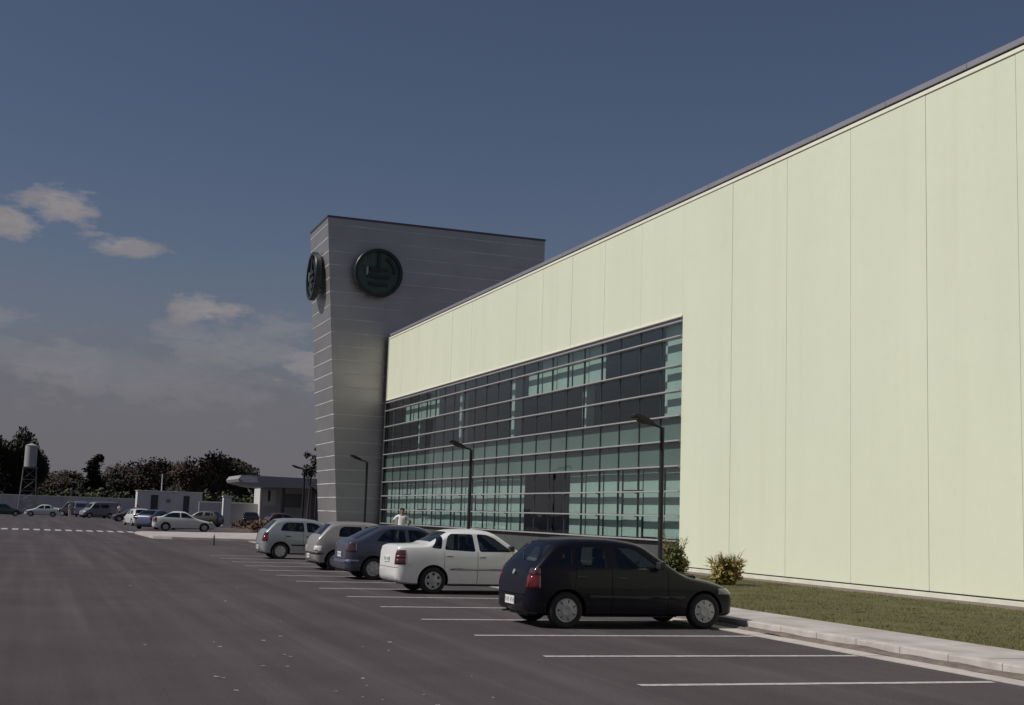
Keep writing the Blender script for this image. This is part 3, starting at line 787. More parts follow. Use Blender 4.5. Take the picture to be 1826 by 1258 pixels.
sedan = dict(
    top=[(-.845, .50), (-.835, .62), (-.82, .80), (-.80, .95), (-.765, 1.02), (-.68, 1.045), (-.35, 1.06), (-.14, 1.075), (.0, 1.14), (.25, 1.285), (.42, 1.365), (.62, 1.40), (1.0, 1.415), (1.3, 1.39), (1.48, 1.34), (1.7, 1.20), (1.95, 1.03), (2.12, .93), (2.3, .87), (2.7, .79), (2.98, .70), (3.10, .62), (3.17, .50), (3.19, .42)],
    bot=[(-.845, .36), (-.82, .28), (-.7, .23), (-.4, .2), (2.8, .2), (3.1, .22), (3.19, .30)],
    plan=[(-.845, .55), (-.825, .63), (-.78, .695), (-.68, .745), (-.45, .775), (.2, .80), (1.2, .81), (2.2, .80), (2.75, .765), (3.0, .71), (3.12, .62), (3.19, .46)],
    round=[(-.845, .05), (-.7, .08), (-.15, .09), (.1, .14), (.5, .15), (1.3, .15), (2.0, .13), (3.1, .12)],
    side=SIDE, wb=2.45, r=.29, wheel='alloy',
    windows=[[(-.05, .99), (.18, .965), (.235, 1.30), (.17, 1.25)], [(.25, .955), (.96, .925), (.91, 1.305), (.42, 1.305), (.33, 1.24)], [(1.06, .925), (1.80, .935), (1.74, 1.0), (1.42, 1.225), (1.24, 1.30), (1.01, 1.31)]],
    screens=[(((-.03, 1.13), (.37, 1.345)), .50, .43), (((2.05, .975), (1.5, 1.31)), .66, .55)],
    tail=[([(.60, .62), (.86, .62), (.86, .74), (.60, .74)], M_smoke, 'tail_light'), ([(.60, .745), (.86, .745), (.86, .82), (.60, .82)], M_red, 'tail_light'), ([(.61, .825), (.86, .825), (.86, .93), (.63, .93)], M_smoke, 'tail_light')],
    head=[([(.42, .52), (.82, .53), (.82, .66), (.42, .66)], M_headl, 'headlight')], tail_to=-.62, head_from=2.8,
    seams=[((.23, .25), .42, .93), (1.01, .24, .94), (1.84, .24, .90), (-.55, .6, .62)],
    rear_seams=[[(-.7, .545), (.7, .545), (.7, .555), (-.7, .555)], [(-.62, .55), (-.61, .55), (-.61, .98), (-.62, .98)], [(.61, .55), (.62, .55), (.62, .98), (.61, .98)]], rear_to=-.7,
    mould=(.60, .65, M_plast), mirror=(1.76, .95), handles=[(.36, .82), (1.12, .81)], plate=(-.835, .72), shelf=(-.4, .2, .98))
white = var(sedan, paint=paint('silver_white_paint', (.74, .73, .72), .35, .05), mould=(.52, .565, mat('moulding_grey', (.30, .29, .29), .5)), handle_mat=mat('handle_silver', (.35, .34, .34), .4), mirror_mat=M_plast)
build_car('parked_car', white, (8.235, 27.95, 0), R(.8), 'white four-door sedan with boot towards the road, second car in the row', 'car', 'cars parked in the bays')

lift = var(hatch,
    top=[(-.72, .50), (-.71, .62), (-.69, .78), (-.65, .92), (-.58, 1.0), (-.45, 1.05), (-.25, 1.15), (.0, 1.28), (.22, 1.365), (.5, 1.40), (.95, 1.41), (1.25, 1.385), (1.45, 1.33), (1.65, 1.21), (1.93, 1.03), (2.1, .93), (2.25, .87), (2.65, .79), (2.95, .70), (3.05, .63), (3.12, .52), (3.14, .42)],
    bot=[(-.72, .36), (-.70, .27), (-.5, .215), (-.3, .2), (2.8, .2), (3.08, .22), (3.14, .30)],
    plan=[(-.72, .55), (-.70, .63), (-.65, .70), (-.55, .755), (-.3, .79), (.2, .812), (1.2, .815), (2.2, .80), (2.7, .765), (2.97, .70), (3.08, .60), (3.14, .46)],
    windows=[[(.05, .985), (.85, .955), (.82, 1.29), (.45, 1.29), (.28, 1.22)], [(.95, .95), (1.74, .94), (1.68, 1.0), (1.35, 1.235), (1.2, 1.285), (.91, 1.29)]],
    screens=[(((-.46, 1.06), (.18, 1.335)), .60, .50), (((2.03, .965), (1.5, 1.30)), .66, .55)],
    seams=[(.90, .24, .96), (1.84, .24, .9)], handles=[(1.02, .80)], plate=(-.715, .62), shelf=(-.5, 0, .95), wiper=None, tail_to=-.45,
    tail=[([(.52, .70), (.86, .70), (.86, .93), (.50, .93)], M_smoke, 'tail_light')], mirror=(1.7, .95))
blue = var(lift, paint=paint('slate_blue_paint', (.060, .064, .100), .3, .3), bumper_strip=(.42, .50, mat('bumper_strip', (.10, .11, .17), .4)), glass=M_dglass)
build_car('parked_car', blue, (8.275, 33.35, 0), R(.5), 'slate blue liftback with sloping rear window beside the white sedan', 'car', 'cars parked in the bays')
gold = var(hatch, paint=paint('champagne_paint', (.33, .305, .295), .35, .3), bumper_strip=(.46, .52, M_plast), glass=M_dglass, wiper=None,
    windows=[[(.06, .98), (.78, .965), (.75, 1.275), (.22, 1.275), (.10, 1.2)], [(.88, .95), (1.66, .93), (1.60, 1.0), (1.27, 1.235), (1.12, 1.275), (.85, 1.28)]],
    tail=[([(.50, .56), (.86, .56), (.86, .70), (.52, .70)], M_white, 'tail_light')])
build_car('parked_car', gold, (8.39, 38.25, 0), R(.5), 'champagne beige hatchback, fourth in the row, between blue and silver cars', 'car', 'cars parked in the bays')
silver = var(hatch, paint=paint('silver_paint', (.34, .36, .375), .32, .4), wiper=None, mould=(.47, .52, M_plast),
    windows=[[(-.02, .985), (.82, .96), (.79, 1.275), (.22, 1.275), (.08, 1.2)], [(.92, .95), (1.66, .93), (1.60, 1.0), (1.27, 1.235), (1.12, 1.275), (.89, 1.28)]])
build_car('parked_car', silver, (8.14, 45.95, 0), R(.5), 'silver grey hatchback farthest along the row of parked bays', 'car', 'cars parked in the bays')

# far cars (low detail)
fast = var(sedan, paint=paint('far_white', (.62, .62, .60), .35, .05), wheel='cap')
fast['top'] = [(-.9, .50), (-.88, .70), (-.84, .88), (-.74, .95), (-.4, 1.0), (.0, 1.14), (.25, 1.28), (.45, 1.35), (.75, 1.38), (1.15, 1.36), (1.4, 1.29), (1.7, 1.12), (1.98, .95), (2.3, .84), (2.9, .70), (3.25, .58), (3.35, .48), (3.38, .40)]
fast['bot'] = [(-.9, .34), (-.85, .26), (-.4, .2), (2.8, .2), (3.2, .22), (3.38, .3)]
fast['plan'] = [(-.9, .5), (-.86, .66), (-.7, .76), (-.3, .81), (1.2, .83), (2.4, .81), (3.0, .74), (3.25, .62), (3.38, .46)]
fast['wb'] = 2.6; fast['glass'] = M_dglass
fast['windows'] = [[(-.2, .96), (.93, .93), (.90, 1.27), (.42, 1.27), (.15, 1.19)], [(1.0, .93), (1.86, .90), (1.32, 1.24), (1.1, 1.28), (.97, 1.28)]]
fast['screens'] = [(((-.42, 1.02), (.35, 1.32)), .58, .48), (((1.98, .96), (1.42, 1.26)), .62, .55)]
fast['head_from'] = 2.9
FG = 'cars parked beyond the crossing'
f1 = build_car('parked_car', fast, (8.7, 93.0, 0), R(-3), 'white fastback car parked side-on behind the pale kerbed island', 'car', FG, .7, False)
fblue = var(lift, paint=paint('far_blue', (.10, .11, .17), .3, .3), glass=M_dglass)
build_car('parked_car', fblue, (7.9, 97.5, 0), R(55), 'blue grey hatchback partly behind the tail of the white fastback', 'car', FG, .6, False)
fwh = var(hatch, paint=paint('far_white_two', (.6, .6, .6), .35, .05), glass=M_dglass)
build_car('parked_car', fwh, (8.5, 112, 0), R(100), 'white hatchback half hidden, left of the blue grey hatchback', 'car', FG, .6, False)
fsd = var(sedan, paint=paint('far_pale', (.58, .60, .57), .3, .1), wheel='cap', glass=M_dglass)
build_car('parked_car', fsd, (2.3, 163, 0), R(176), 'pale sedan parked alone in front of the low white wall', 'car', FG, .6, False)
fgr = var(sedan, paint=paint('far_green', (.02, .05, .045), .3, .2), wheel='cap', glass=M_dglass)
build_car('parked_car', fgr, (-4.3, 158, 0), R(4), 'dark green sedan cut off by the left edge of view', 'car', FG, .6, False)
van = var(hatch, top=[(-1.1, .6), (-1.08, 1.2), (-1.04, 1.75), (-.95, 1.9), (-.5, 1.95), (1.5, 1.95), (1.9, 1.86), (2.2, 1.55), (2.55, 1.15), (2.8, 1.0), (3.1, .85), (3.2, .6), (3.22, .5)],
    bot=[(-1.1, .4), (-1.0, .3), (2.8, .28), (3.22, .35)], plan=[(-1.1, .72), (-1.0, .84), (-.5, .88), (2.3, .88), (3.0, .78), (3.22, .6)], round=[(-1.1, .1), (3.2, .14)],
    side=[(.2, .95), (.6, 1.), (1.1, .99), (1.9, .93)], windows=[[(1.35, 1.15), (2.25, 1.12), (1.95, 1.65), (1.35, 1.65)], [(.2, 1.2), (1.2, 1.2), (1.2, 1.65), (.2, 1.65)]],
    screens=[(((-1.12, 1.2), (-1.04, 1.66)), .6, .6), (((2.5, 1.22), (2.06, 1.68)), .7, .66)], wb=2.5, r=.31, track=.76,
    tail=[([(.7, .8), (.9, .8), (.9, 1.15), (.7, 1.15)], M_red, 'tail_light')], tail_to=-.85, head=[([(.5, .65), (.85, .65), (.85, .8), (.5, .8)], M_white, 'headlight')], head_from=2.9)
build_car('parked_van', var(van, paint=paint('far_van_blue', (.13, .13, .22), .4), glass=M_dglass), (5.9, 172, 0), R(75), 'blue grey van beside the standing person by the white wall', 'van', FG, .6, False)
build_car('parked_van', var(van, paint=paint('far_van_grey', (.20, .20, .21), .4), glass=M_dglass), (8.4, 163, 0), R(200), 'grey van parked between the blue van and the orange-clad workers', 'van', FG, .6, False)
build_car('parked_car', var(hatch, paint=paint('far_black', (.02, .02, .025), .3), glass=M_dglass), (18.9, 121, 0), R(80), 'black hatchback standing by the white gate pillar near the canopy', 'car', FG, .6, False)
build_car('parked_car', var(hatch, paint=paint('far_darkgrey', (.05, .05, .055), .4), glass=M_dglass), (10.6, 137, 0), R(185), 'dark grey hatchback standing right at the left end of the site cabin', 'car', FG, .6, False)
build_car('parked_car', var(hatch, paint=paint('far_rust', (.09, .05, .045), .4), glass=M_dglass), (20.4, 118, 0), R(10), 'maroon hatchback beside the black one under the canopy edge', 'car', FG, .6, False)

build_car('parked_car', var(hatch, paint=paint('far_olive', (.06, .055, .045), .4), glass=M_dglass), (15.3, 118, 0), R(150), 'olive brown hatchback between the white fastback and the gate pillar', 'car', FG, .6, False)
build_car('parked_van', var(van, paint=paint('far_van_dark', (.07, .07, .075), .4), glass=M_dglass), (6.2, 176, 0), R(160), 'dark van half hidden behind the blue grey van, next to the white wall', 'van', FG, .6, False)
# ------------------------------------------------------------------ people
def skin_obj(name, verts, edges, radii, m, parent, sub=2, roots=(0,)):
    me = bpy.data.meshes.new(name); me.from_pydata(verts, edges, []); me.update()
    o = link(name, me, m, parent)
    sk = o.modifiers.new('skin', 'SKIN'); sk.use_smooth_shade = True
    if not me.skin_vertices: me.attributes
    lay = me.skin_vertices[0].data if me.skin_vertices else None
    if lay is None:
        bm = bmesh.new(); bm.from_mesh(me); bm.verts.layers.skin.verify(); bm.to_mesh(me); bm.free(); lay = me.skin_vertices[0].data
    for i, r_ in enumerate(radii):
        lay[i].radius = r_ if isinstance(r_, tuple) else (r_, r_); lay[i].use_root = i in roots
    ss = o.modifiers.new('smooth', 'SUBSURF'); ss.levels = ss.render_levels = sub
    return o
def person(loc, rz, label, shirt, trousers, hips=False, group='people standing about the car park', h=1.74, lean=0.):
    t = empty('person', loc, rz, label, 'person', group)
    k = h/1.74
    # x right, y forward(-), z up
    J = dict(pel=(0, 0, .93), wai=(0, .0, 1.07), che=(0, .0, 1.28), nkb=(0, .0, 1.44), nk=(0, -.01, 1.50), hd=(0, -.015, 1.60), top=(0, -.01, 1.70))
    V = [J[a] for a in ('pel', 'wai', 'che', 'nkb', 'nk', 'hd', 'top')]; Rr = [(.15, .11), (.13, .10), (.16, .11), (.075, .065), (.055, .055), (.078, .095), (.055, .07)]
    E = [(0, 1), (1, 2), (2, 3), (3, 4), (4, 5), (5, 6)]
    arms = {}
    for s in (1, -1):
        if hips: A = [(s*.19, 0, 1.41), (s*.36, .06, 1.20), (s*.19, -.05, 1.02), (s*.15, -.10, 1.0)]
        else: A = [(s*.19, 0, 1.41), (s*.25, .02, 1.13), (s*.26, -.06, .90), (s*.26, -.09, .82)]
        i = len(V); V += A; Rr += [.058, .043, .032, (.028, .018)]; E += [(3, i), (i, i+1), (i+1, i+2), (i+2, i+3)]
        arms[s] = A
        # fingers
        hx, hy, hz = A[3]
        for f in range(5):
            j = len(V); dx = (f-2)*.014
            if f == 4: V += [(hx, hy-.045, hz-.02)]
            else: V += [(hx+dx*.2, hy+dx-.01, hz-.085+abs(f-1.5)*.008)]
            Rr += [.009]; E += [(i+3, j)]
        Lg = [(s*.095, 0, .88), (s*.11, -.01, .50), (s*.12, .02, .09), (s*.13, -.13, .04)]
        i = len(V); V += Lg; Rr += [.085, .058, .04, (.04, .03)]; E += [(0, i), (i, i+1), (i+1, i+2), (i+2, i+3)]
        if s == 1: legs = [Lg]
        else: legs.append(Lg)
    sc = lambda P: [tuple(c*k for c in p) for p in P]
    b = skin_obj('body', sc(V), E, Rr, M_skin, t)
    # shirt with sleeves
    V2 = [(0, 0, .96), (0, 0, 1.07), (0, 0, 1.28), (0, 0, 1.43)]; R2 = [(.17, .13), (.15, .12), (.18, .13), (.09, .08)]; E2 = [(0, 1), (1, 2), (2, 3)]
    for s in (1, -1):
        A = arms[s]; mid = tuple((A[0][q]+A[1][q]*3)/4 for q in range(3)); i = len(V2)
        V2 += [A[0], mid]; R2 += [.072, .062]; E2 += [(3, i), (i, i+1)]
    skin_obj('shirt', sc(V2), E2, R2, shirt, t)
    V3 = [(0, 0, .97), (0, 0, .9)]; R3 = [(.155, .12), (.165, .125)]; E3 = [(0, 1)]
    for Lg in legs:
        i = len(V3); V3 += [Lg[0], Lg[1], (Lg[2][0], Lg[2][1], .10)]; R3 += [.10, .075, .06]; E3 += [(1, i), (i, i+1), (i+1, i+2)]
    skin_obj('trousers', sc(V3), E3, R3, trousers, t)
    skin_obj('hair', sc([(0, .02, 1.64), (0, .015, 1.70), (0, .06, 1.60)]), [(0, 1), (0, 2)], [(.088, .095), (.07, .08), (.05, .05)], M_hair, t)
    for s in (1, -1):
        skin_obj('shoe', sc([(s*.12, .03, .05), (s*.13, -.15, .04)]), [(0, 1)], [(.05, .045), (.045, .03)], M_plast, t)
        bm = bmesh.new(); bmesh.ops.create_uvsphere(bm, u_segments=8, v_segments=6, radius=.011*k, matrix=Matrix.Translation((s*.03*k, -.103*k, 1.605*k))); fin(bm, 'eye', M_hair, t)
    return t
white_cloth = mat('white_cloth', (.82, .81, .79), .8, var=.04)
pale_cloth = mat('pale_cloth', (.42, .42, .42), .85, var=.1)
dark_cloth = mat('dark_cloth', (.03, .03, .04), .85, var=.1)
orange_cloth = mat('orange_cloth', (.30, .09, .035), .85, var=.1)
person((13.95, 50.6, .135), R(-15), 'person in a white shirt, hands on hips, behind the blue car', white_cloth, white_cloth, True, h=1.80)
person((4.25, 166, 0), R(30), 'person in pale clothes standing by the blue grey van', pale_cloth, pale_cloth)
person((8.9, 148, 0), R(10), 'left worker of the two, white top over orange', white_cloth, orange_cloth)
person((10.35, 143, 0), R(-20), 'worker in orange clothes standing left of the site cabin', orange_cloth, orange_cloth)

# ------------------------------------------------------------------ foliage
def leaf_mesh(name, blobs, n, size, seed, mats, jag=.35, blade=False):
    rnd = random.Random(seed); vv = []; ff = []; mi = []
    tot = sum(b[3]**2 for b in blobs)
    for (bx, by, bz, br, bh) in blobs:
        for k in range(int(n*br*br/tot)):
            th = rnd.random()*6.283; u = rnd.uniform(-1, 1); q = math.sqrt(1-u*u); rad = rnd.random()**.38
            d = Vector((q*math.cos(th), q*math.sin(th), u))
            rad *= 1+jag*noise.noise(d*2.3+Vector((bx, by, bz)))*1.6
            c = Vector((bx, by, bz))+Vector((d.x*br, d.y*br, d.z*bh))*rad
            s = size*rnd.uniform(.5, 1.4)
            a = Vector((rnd.gauss(0, 1), rnd.gauss(0, 1), rnd.gauss(0, 1))).normalized(); b = a.orthogonal().normalized()
            i = len(vv)
            if blade:
                a = (d+Vector((0, 0, .5))+a*.4).normalized(); b = a.orthogonal().normalized()
                vv += [tuple(c-b*s*.12), tuple(c+b*s*.12), tuple(c+a*s)]; ff.append((i, i+1, i+2))
            else:
                vv += [tuple(c-a*s-b*s*.3), tuple(c+b*s*.8), tuple(c+a*s+b*s*.2), tuple(c-b*s*.7)]; ff.append((i, i+1, i+2, i+3))
            mi.append(0 if noise.noise(c*.45+Vector((seed, 0, 0))) > -.02 else 1)
    me = bpy.data.meshes.new(name); me.from_pydata(vv, [], ff)
    for m_ in mats: me.materials.append(m_)
    me.polygons.foreach_set('material_index', mi); me.update()
    return me
M_l1 = mat('leaf_olive', (.034, .030, .016), .8, var=.3, vscale=.5); M_l2 = mat('leaf_dark', (.020, .022, .013), .8, var=.3, vscale=.5)
M_l3 = mat('leaf_rust', (.052, .026, .020), .8, var=.3, vscale=.5)
M_bark = mat('bark', (.06, .045, .035), .9, var=.3)
def tree_proto(seed, h, w, mats, trunk_h, nleaf=9000, columnar=False):
    rnd = random.Random(seed); blobs = []
    nb = 11 if not columnar else 8
    for k in range(nb):
        if columnar:
            z_ = trunk_h+(h-trunk_h)*(k+.5)/nb; r_ = w*.5*(.9-.55*(k/nb))*rnd.uniform(.7, 1.1); blobs.append((rnd.uniform(-.12, .12)*w, rnd.uniform(-.12, .12)*w, z_, r_, r_*1.1))
        else:
            a = rnd.random()*6.28; q = rnd.uniform(.1, .36)*w; z_ = trunk_h+(h-trunk_h)*rnd.uniform(.15, .78); r_ = w*rnd.uniform(.17, .28)
            blobs.append((q*math.cos(a), q*math.sin(a), z_, r_, r_*rnd.uniform(.6, .85)))
    crown = leaf_mesh('crown', blobs, nleaf, .21*h/10, seed, mats)
    bm = bmesh.new(); tube(bm, [(0, 0, -.2), (.1, .05, trunk_h*.6), (.0, .1, trunk_h+.1*h), (.1, 0, h*.75)], [.035*h*.6, .028*h*.6, .018*h*.6, .005*h], 8)
    for b in blobs: tube(bm, [(0.05, .05, trunk_h*rnd.uniform(.8, 1.2)), (b[0]*.5, b[1]*.5, (trunk_h+b[2])/2+.2), (b[0], b[1], b[2])], [.07*h/10, .05*h/10, .015], 5)
    me = bpy.data.meshes.new('trunk'); bm.to_mesh(me); bm.free(); me.materials.append(M_bark)
    return crown, me
protos = [tree_proto(21, 11, 11, (M_l1, M_l2), 2), tree_proto(22, 11, 12, (M_l3, M_l2), 2), tree_proto(23, 11, 10, (M_l2, M_l1), 1.5), tree_proto(24, 11, 9, (M_l1, M_l3), 2), tree_proto(25, 13, 5, (M_l2, M_l1), 2, 3500, True)]
def add_tree(pi, x, y, s, sz, label, rz=0., group='trees of the distant wood edge'):
    t = empty('tree', (x, y, 0), rz, label, 'tree', group); t.scale = (s, s, s*sz)
    link('crown', protos[pi][0], None, t); link('trunk', protos[pi][1], None, t)
    return t
TL = [ # pixel x (of 1826), distance, proto, scale, zscale, label
    (-60, 205, 0, 1.25, 1.1, 'tall dark tree beyond the left edge of view'),
    (8, 208, 2, 1.05, 1.1, 'tall dark tree at the far left of the picture'),
    (42, 214, 0, .62, 1.86, 'tallest dark tree rising behind the white water tank'),
    (84, 232, 1, .86, .80, 'low reddish tree just right of the water tank'),
    (112, 236, 3, .72, .95, 'low ragged tree left of the wood\'s pointed tree'),
    (140, 240, 0, .75, .88, 'small dark tree at the foot of the pointed tree'),
    (164, 236, 4, 1.05, .74, 'pointed narrow tree standing above the wood edge'),
    (192, 240, 2, .78, .92, 'bushy dark tree immediately right of the pointed tree'),
    (222, 242, 1, .90, .98, 'reddish round tree above the gap left of the cabin'),
    (258, 244, 1, .95, 1.0, 'wide reddish tree above the left end of the site cabin'),
    (300, 246, 0, .92, 1.02, 'olive tree behind the white pole on the cabin'),
    (338, 240, 3, .92, 1.04, 'tree with a bare patch above the cabin\'s right half'),
    (376, 240, 1, 1.02, 1.12, 'highest rounded tree above the cabin\'s right end'),
    (412, 242, 2, 1.05, 1.1, 'dark domed tree above the canopy\'s left end'),
    (440, 246, 0, .85, 1.05, 'last dark tree sloping down behind the canopy'),
]
def dirx(px, Y, z=0):  # world x of a pixel column on plane y=Y near height z
    lo, hi = -400., 400.
    for _ in range(50):
        mid = (lo+hi)/2; P = Vector((mid, Y, z-1.7)); u = 913+2300*P.dot(Rt)/P.dot(Fw)
        if u < px: lo = mid
        else: hi = mid
    return lo
rt_ = random.Random(17)
for px, Y, pi, s, sz, lab in TL: add_tree(pi, dirx(px, Y, 5), Y, s, sz, lab, rt_.uniform(0, 6))
for px, Y, pi, s, sz, lab in ((70, 250, 2, .8, .75, 'dark tree in the second line of the wood, behind the low reddish one'), (125, 252, 0, .8, .8, 'dark tree in the second line of the wood, left of the point'),
                              (205, 255, 3, .85, .85, 'olive tree in the second line of the wood, right of the point'), (320, 256, 2, .95, .95, 'dark tree filling the wood behind the pole'), (280, 256, 2, .9, .95, 'dark tree filling the wood behind the cabin\'s left half')):
    add_tree(pi, dirx(px, Y, 5), Y, s, sz, lab, rt_.uniform(0, 6))
# undergrowth along the wood edge
rnd = random.Random(9); blobs = []
for k in range(46):
    x = -12+k*1.05+rnd.uniform(-.4, .4); blobs.append((x, 225+rnd.uniform(-3, 3), rnd.uniform(.8, 2.2), rnd.uniform(1.6, 2.6), rnd.uniform(1.6, 2.8)))
me = leaf_mesh('undergrowth', blobs, 15000, .32, 5, (mat('scrub_green', (.05, .06, .018), .85, var=.3), M_l2))
o = link('undergrowth', me); struct(o, 'stuff'); tag(o, 'dark undergrowth filling the foot of the distant wood', 'undergrowth')
# scraggly tree by the tower
t = empty('tree', (dirx(553, 128, 7), 128, 0), 0, 'sparse scraggly tree just left of the grey tower, behind the twin lamp', 'tree')
me = leaf_mesh('crown', [(0, 0, 5.6, .9, .7), (.7, 0, 6.6, .7, .6), (-.3, 0, 7.2, .4, .35), (.9, .2, 7.9, .45, .4)], 520, .15, 77, (M_l2, M_l1)); link('crown', me, None, t)
bm = bmesh.new(); tube(bm, [(0, 0, 0), (.1, 0, 3), (.2, 0, 5.4), (.8, 0, 7.8)], [.12, .09, .06, .02], 7); tube(bm, [(.1, 0, 4), (-.4, 0, 6)], [.05, .02], 6); fin(bm, 'trunk', M_bark, t)
# two small shrubs by the wall
M_s1 = mat('shrub_olive', (.13, .12, .03), .8, var=.3, vscale=6); M_s3 = mat('shrub_green', (.10, .12, .035), .8, var=.3, vscale=6); M_s4 = mat('shrub_yellow', (.26, .21, .06), .8, var=.3, vscale=6); M_s2 = mat('shrub_tan', (.40, .26, .12), .8, var=.3, vscale=6)
def shrub(x, y, h, w, seed, label, tips, mm):
    t = empty('shrub', (x, y, .1), 0, label, 'shrub', 'young shrubs planted in the grass')
    rnd = random.Random(seed); blobs = []
    for k in range(9):
        a = rnd.random()*6.28; q = rnd.uniform(0, .26)*w; zz = h*rnd.uniform(.2, .7); blobs.append((q*math.cos(a), q*math.sin(a), zz, w*.24, h*.17))
    link('foliage', leaf_mesh('foliage', blobs, 1500, .15, seed, mm, blade=True), None, t); link('foliage', leaf_mesh('foliage', [(0, 0, h*.38, w*.38, h*.34)], 700, .06, seed+3, mm), None, t)
    bm = bmesh.new()
    for k in range(tips):
        a = rnd.random()*6.28; q = rnd.uniform(.1, .5)*w; top_ = h*rnd.uniform(.7, 1.05)
        tube(bm, [(0, 0, 0), (q*.4*math.cos(a), q*.4*math.sin(a), top_*.5), (q*math.cos(a), q*math.sin(a), top_)], [.02, .013, .004], 5)
        for j in range(14):
            f = rnd.uniform(.4, 1); p = Vector((q*f*math.cos(a), q*f*math.sin(a), top_*f)); d = Vector((rnd.gauss(0, 1), rnd.gauss(0, 1), rnd.uniform(.2, 1.2))).normalized(); b = d.orthogonal().normalized()*.012
            bm.faces.new([bm.verts.new(p-b), bm.verts.new(p+b), bm.verts.new(p+d*rnd.uniform(.07, .15))])
    fin(bm, 'stems', mat('shrub_stem', (.18, .11, .05), .8, var=.3), t, recalc=False)
shrub(17.1, 33.0, 1.35, 1.0, 31, 'olive shrub with a tall twig, behind the dark car\'s windscreen, beside the glass corner', 9, (M_s1, M_s3))
shrub(17.1, 30.05, .92, 1.05, 32, 'tan and green bushy shrub behind the bonnet of the dark car', 12, (M_s4, M_s2))

# ------------------------------------------------------------------ far background things
M_wh = mat('far_white_render', (.60, .59, .58), .8, col2=(.42, .41, .40), vscale=.35)
M_grey = mat('far_grey', (.22, .22, .22), .7, var=.15)
bw = empty('boundary_wall', (0, 198, 0), R(8), 'long low white boundary wall in front of the wood', 'wall')
bm = bmesh.new(); 
for k in range(26): box(bm, -60+4*k, -60+4*k+3.97, 0, .2, 0, 2.55)
fin(bm, 'wall_panels', M_wh, bw)
bm = bmesh.new(); box(bm, -60, 44, -.05, .25, 2.551, 2.65); fin(bm, 'coping', M_trim, bw)
# water tower
tx_, ty_ = dirx(54, 196, 7), 196
wt = empty('water_tower', (tx_, ty_, 0), 0, 'white cylindrical water tank on a grey lattice stand', 'water tower')
bm = bmesh.new(); bmesh.ops.create_cone(bm, cap_ends=True, segments=28, radius1=.84, radius2=.84, depth=3.0, matrix=Matrix.Translation((0, 0, 8.1)))
bmesh.ops.create_cone(bm, cap_ends=True, segments=28, radius1=.88, radius2=.15, depth=.3, matrix=Matrix.Translation((0, 0, 9.75))); fin(bm, 'tank', mat('tank_white', (.34, .34, .34), .5, var=.05), wt)
for sx in (-1, 1):
    for sy in (-1, 1):
        bm = bmesh.new(); tube(bm, [(sx*1.2, sy*1.2, 0), (sx*.85, sy*.85, 6.5)], .07, 6); fin(bm, 'leg', M_grey, wt)
bm = bmesh.new()
for z_ in (1.6, 3.2, 4.8, 6.4):
    r0 = 1.2-.35*z_/6.5; rp = 1.2-.35*(z_-1.6)/6.5
    c0 = [(-r0, -r0), (r0, -r0), (r0, r0), (-r0, r0)]; cp = [(-rp, -rp), (rp, -rp), (rp, rp), (-rp, rp)]
    for k in range(4):
        a, b, cc = c0[k], c0[(k+1) % 4], cp[(k+1) % 4]
        tube(bm, [(*a, z_), (*b, z_)], .035, 5); tube(bm, [(*a, z_), (*cc, z_-1.6)], .025, 5)
fin(bm, 'bracing', M_grey, wt)
bm = bmesh.new(); box(bm, -1.05, 1.05, -1.05, 1.05, 6.42, 6.5); fin(bm, 'platform', M_grey, wt)
# site cabin
cy = 150; cx0, cx1 = dirx(244, cy, 2), dirx(360, cy, 2)
cb = empty('site_cabin', ((cx0+cx1)/2, cy, 0), 0, 'long white site cabin with two dark doorways and a pole', 'cabin')
hw_ = (cx1-cx0)/2
M_cabn = mat('cabin_white', (.58, .58, .57), .6, var=.08, vscale=1)
bm = bmesh.new(); box(bm, -hw_, hw_, 0, 2.5, .35, 3.25, bev=.03)
x = -hw_+.3
while x < hw_: box(bm, x, x+.03, -.012, .0, .4, 3.2); x += .45
fin(bm, 'cabin_wall', M_cabn, cb)
bm = bmesh.new(); box(bm, -hw_-.06, hw_+.06, -.08, 2.6, 3.251, 3.36, bev=.02); fin(bm, 'roof', M_cabn, cb)
M_door = mat('door_dark', (.05, .05, .055), .6, var=.2)
for a, b in ((-.58, -.36), (.42, .60)):
    bm = bmesh.new(); box(bm, a*hw_, b*hw_, -.05, -.013, .4, 2.9); d_ = fin(bm, 'door', M_door, cb)
    bm = bmesh.new(); box(bm, b*hw_-.2, b*hw_-.12, -.09, -.051, 1.4, 1.5); fin(bm, 'handle', M_rim, d_)
bm = bmesh.new(); box(bm, -.35, .05, -.06, -.013, 2.1, 2.5); fin(bm, 'vent', M_grey, cb)
for a in (-.9, -.3, .3, .9):
    bm = bmesh.new(); box(bm, a*hw_-.15, a*hw_+.15, .2, 2.3, 0, .35); fin(bm, 'support', M_grey, cb)
bm = bmesh.new(); tube(bm, [(-.25*hw_, 1, 3.3), (-.25*hw_, 1, 5.3)], .06, 8); fin(bm, 'pole', M_wh, cb)
# gate pillar
gx = dirx(403, 128, 1)
gp = empty('gate_pillar', (gx, 128, 0), 0, 'white square gate pillar left of the black hatchback', 'pillar')
bm = bmesh.new(); box(bm, -.38, .38, -.38, .38, 0, 2.75, bev=.03); fin(bm, 'shaft', mat('pillar_white', (.66, .65, .62), .7, var=.08), gp)
bm = bmesh.new(); box(bm, -.45, .45, -.45, .45, 2.751, 2.88, bev=.02); fin(bm, 'cap', M_wh, gp)
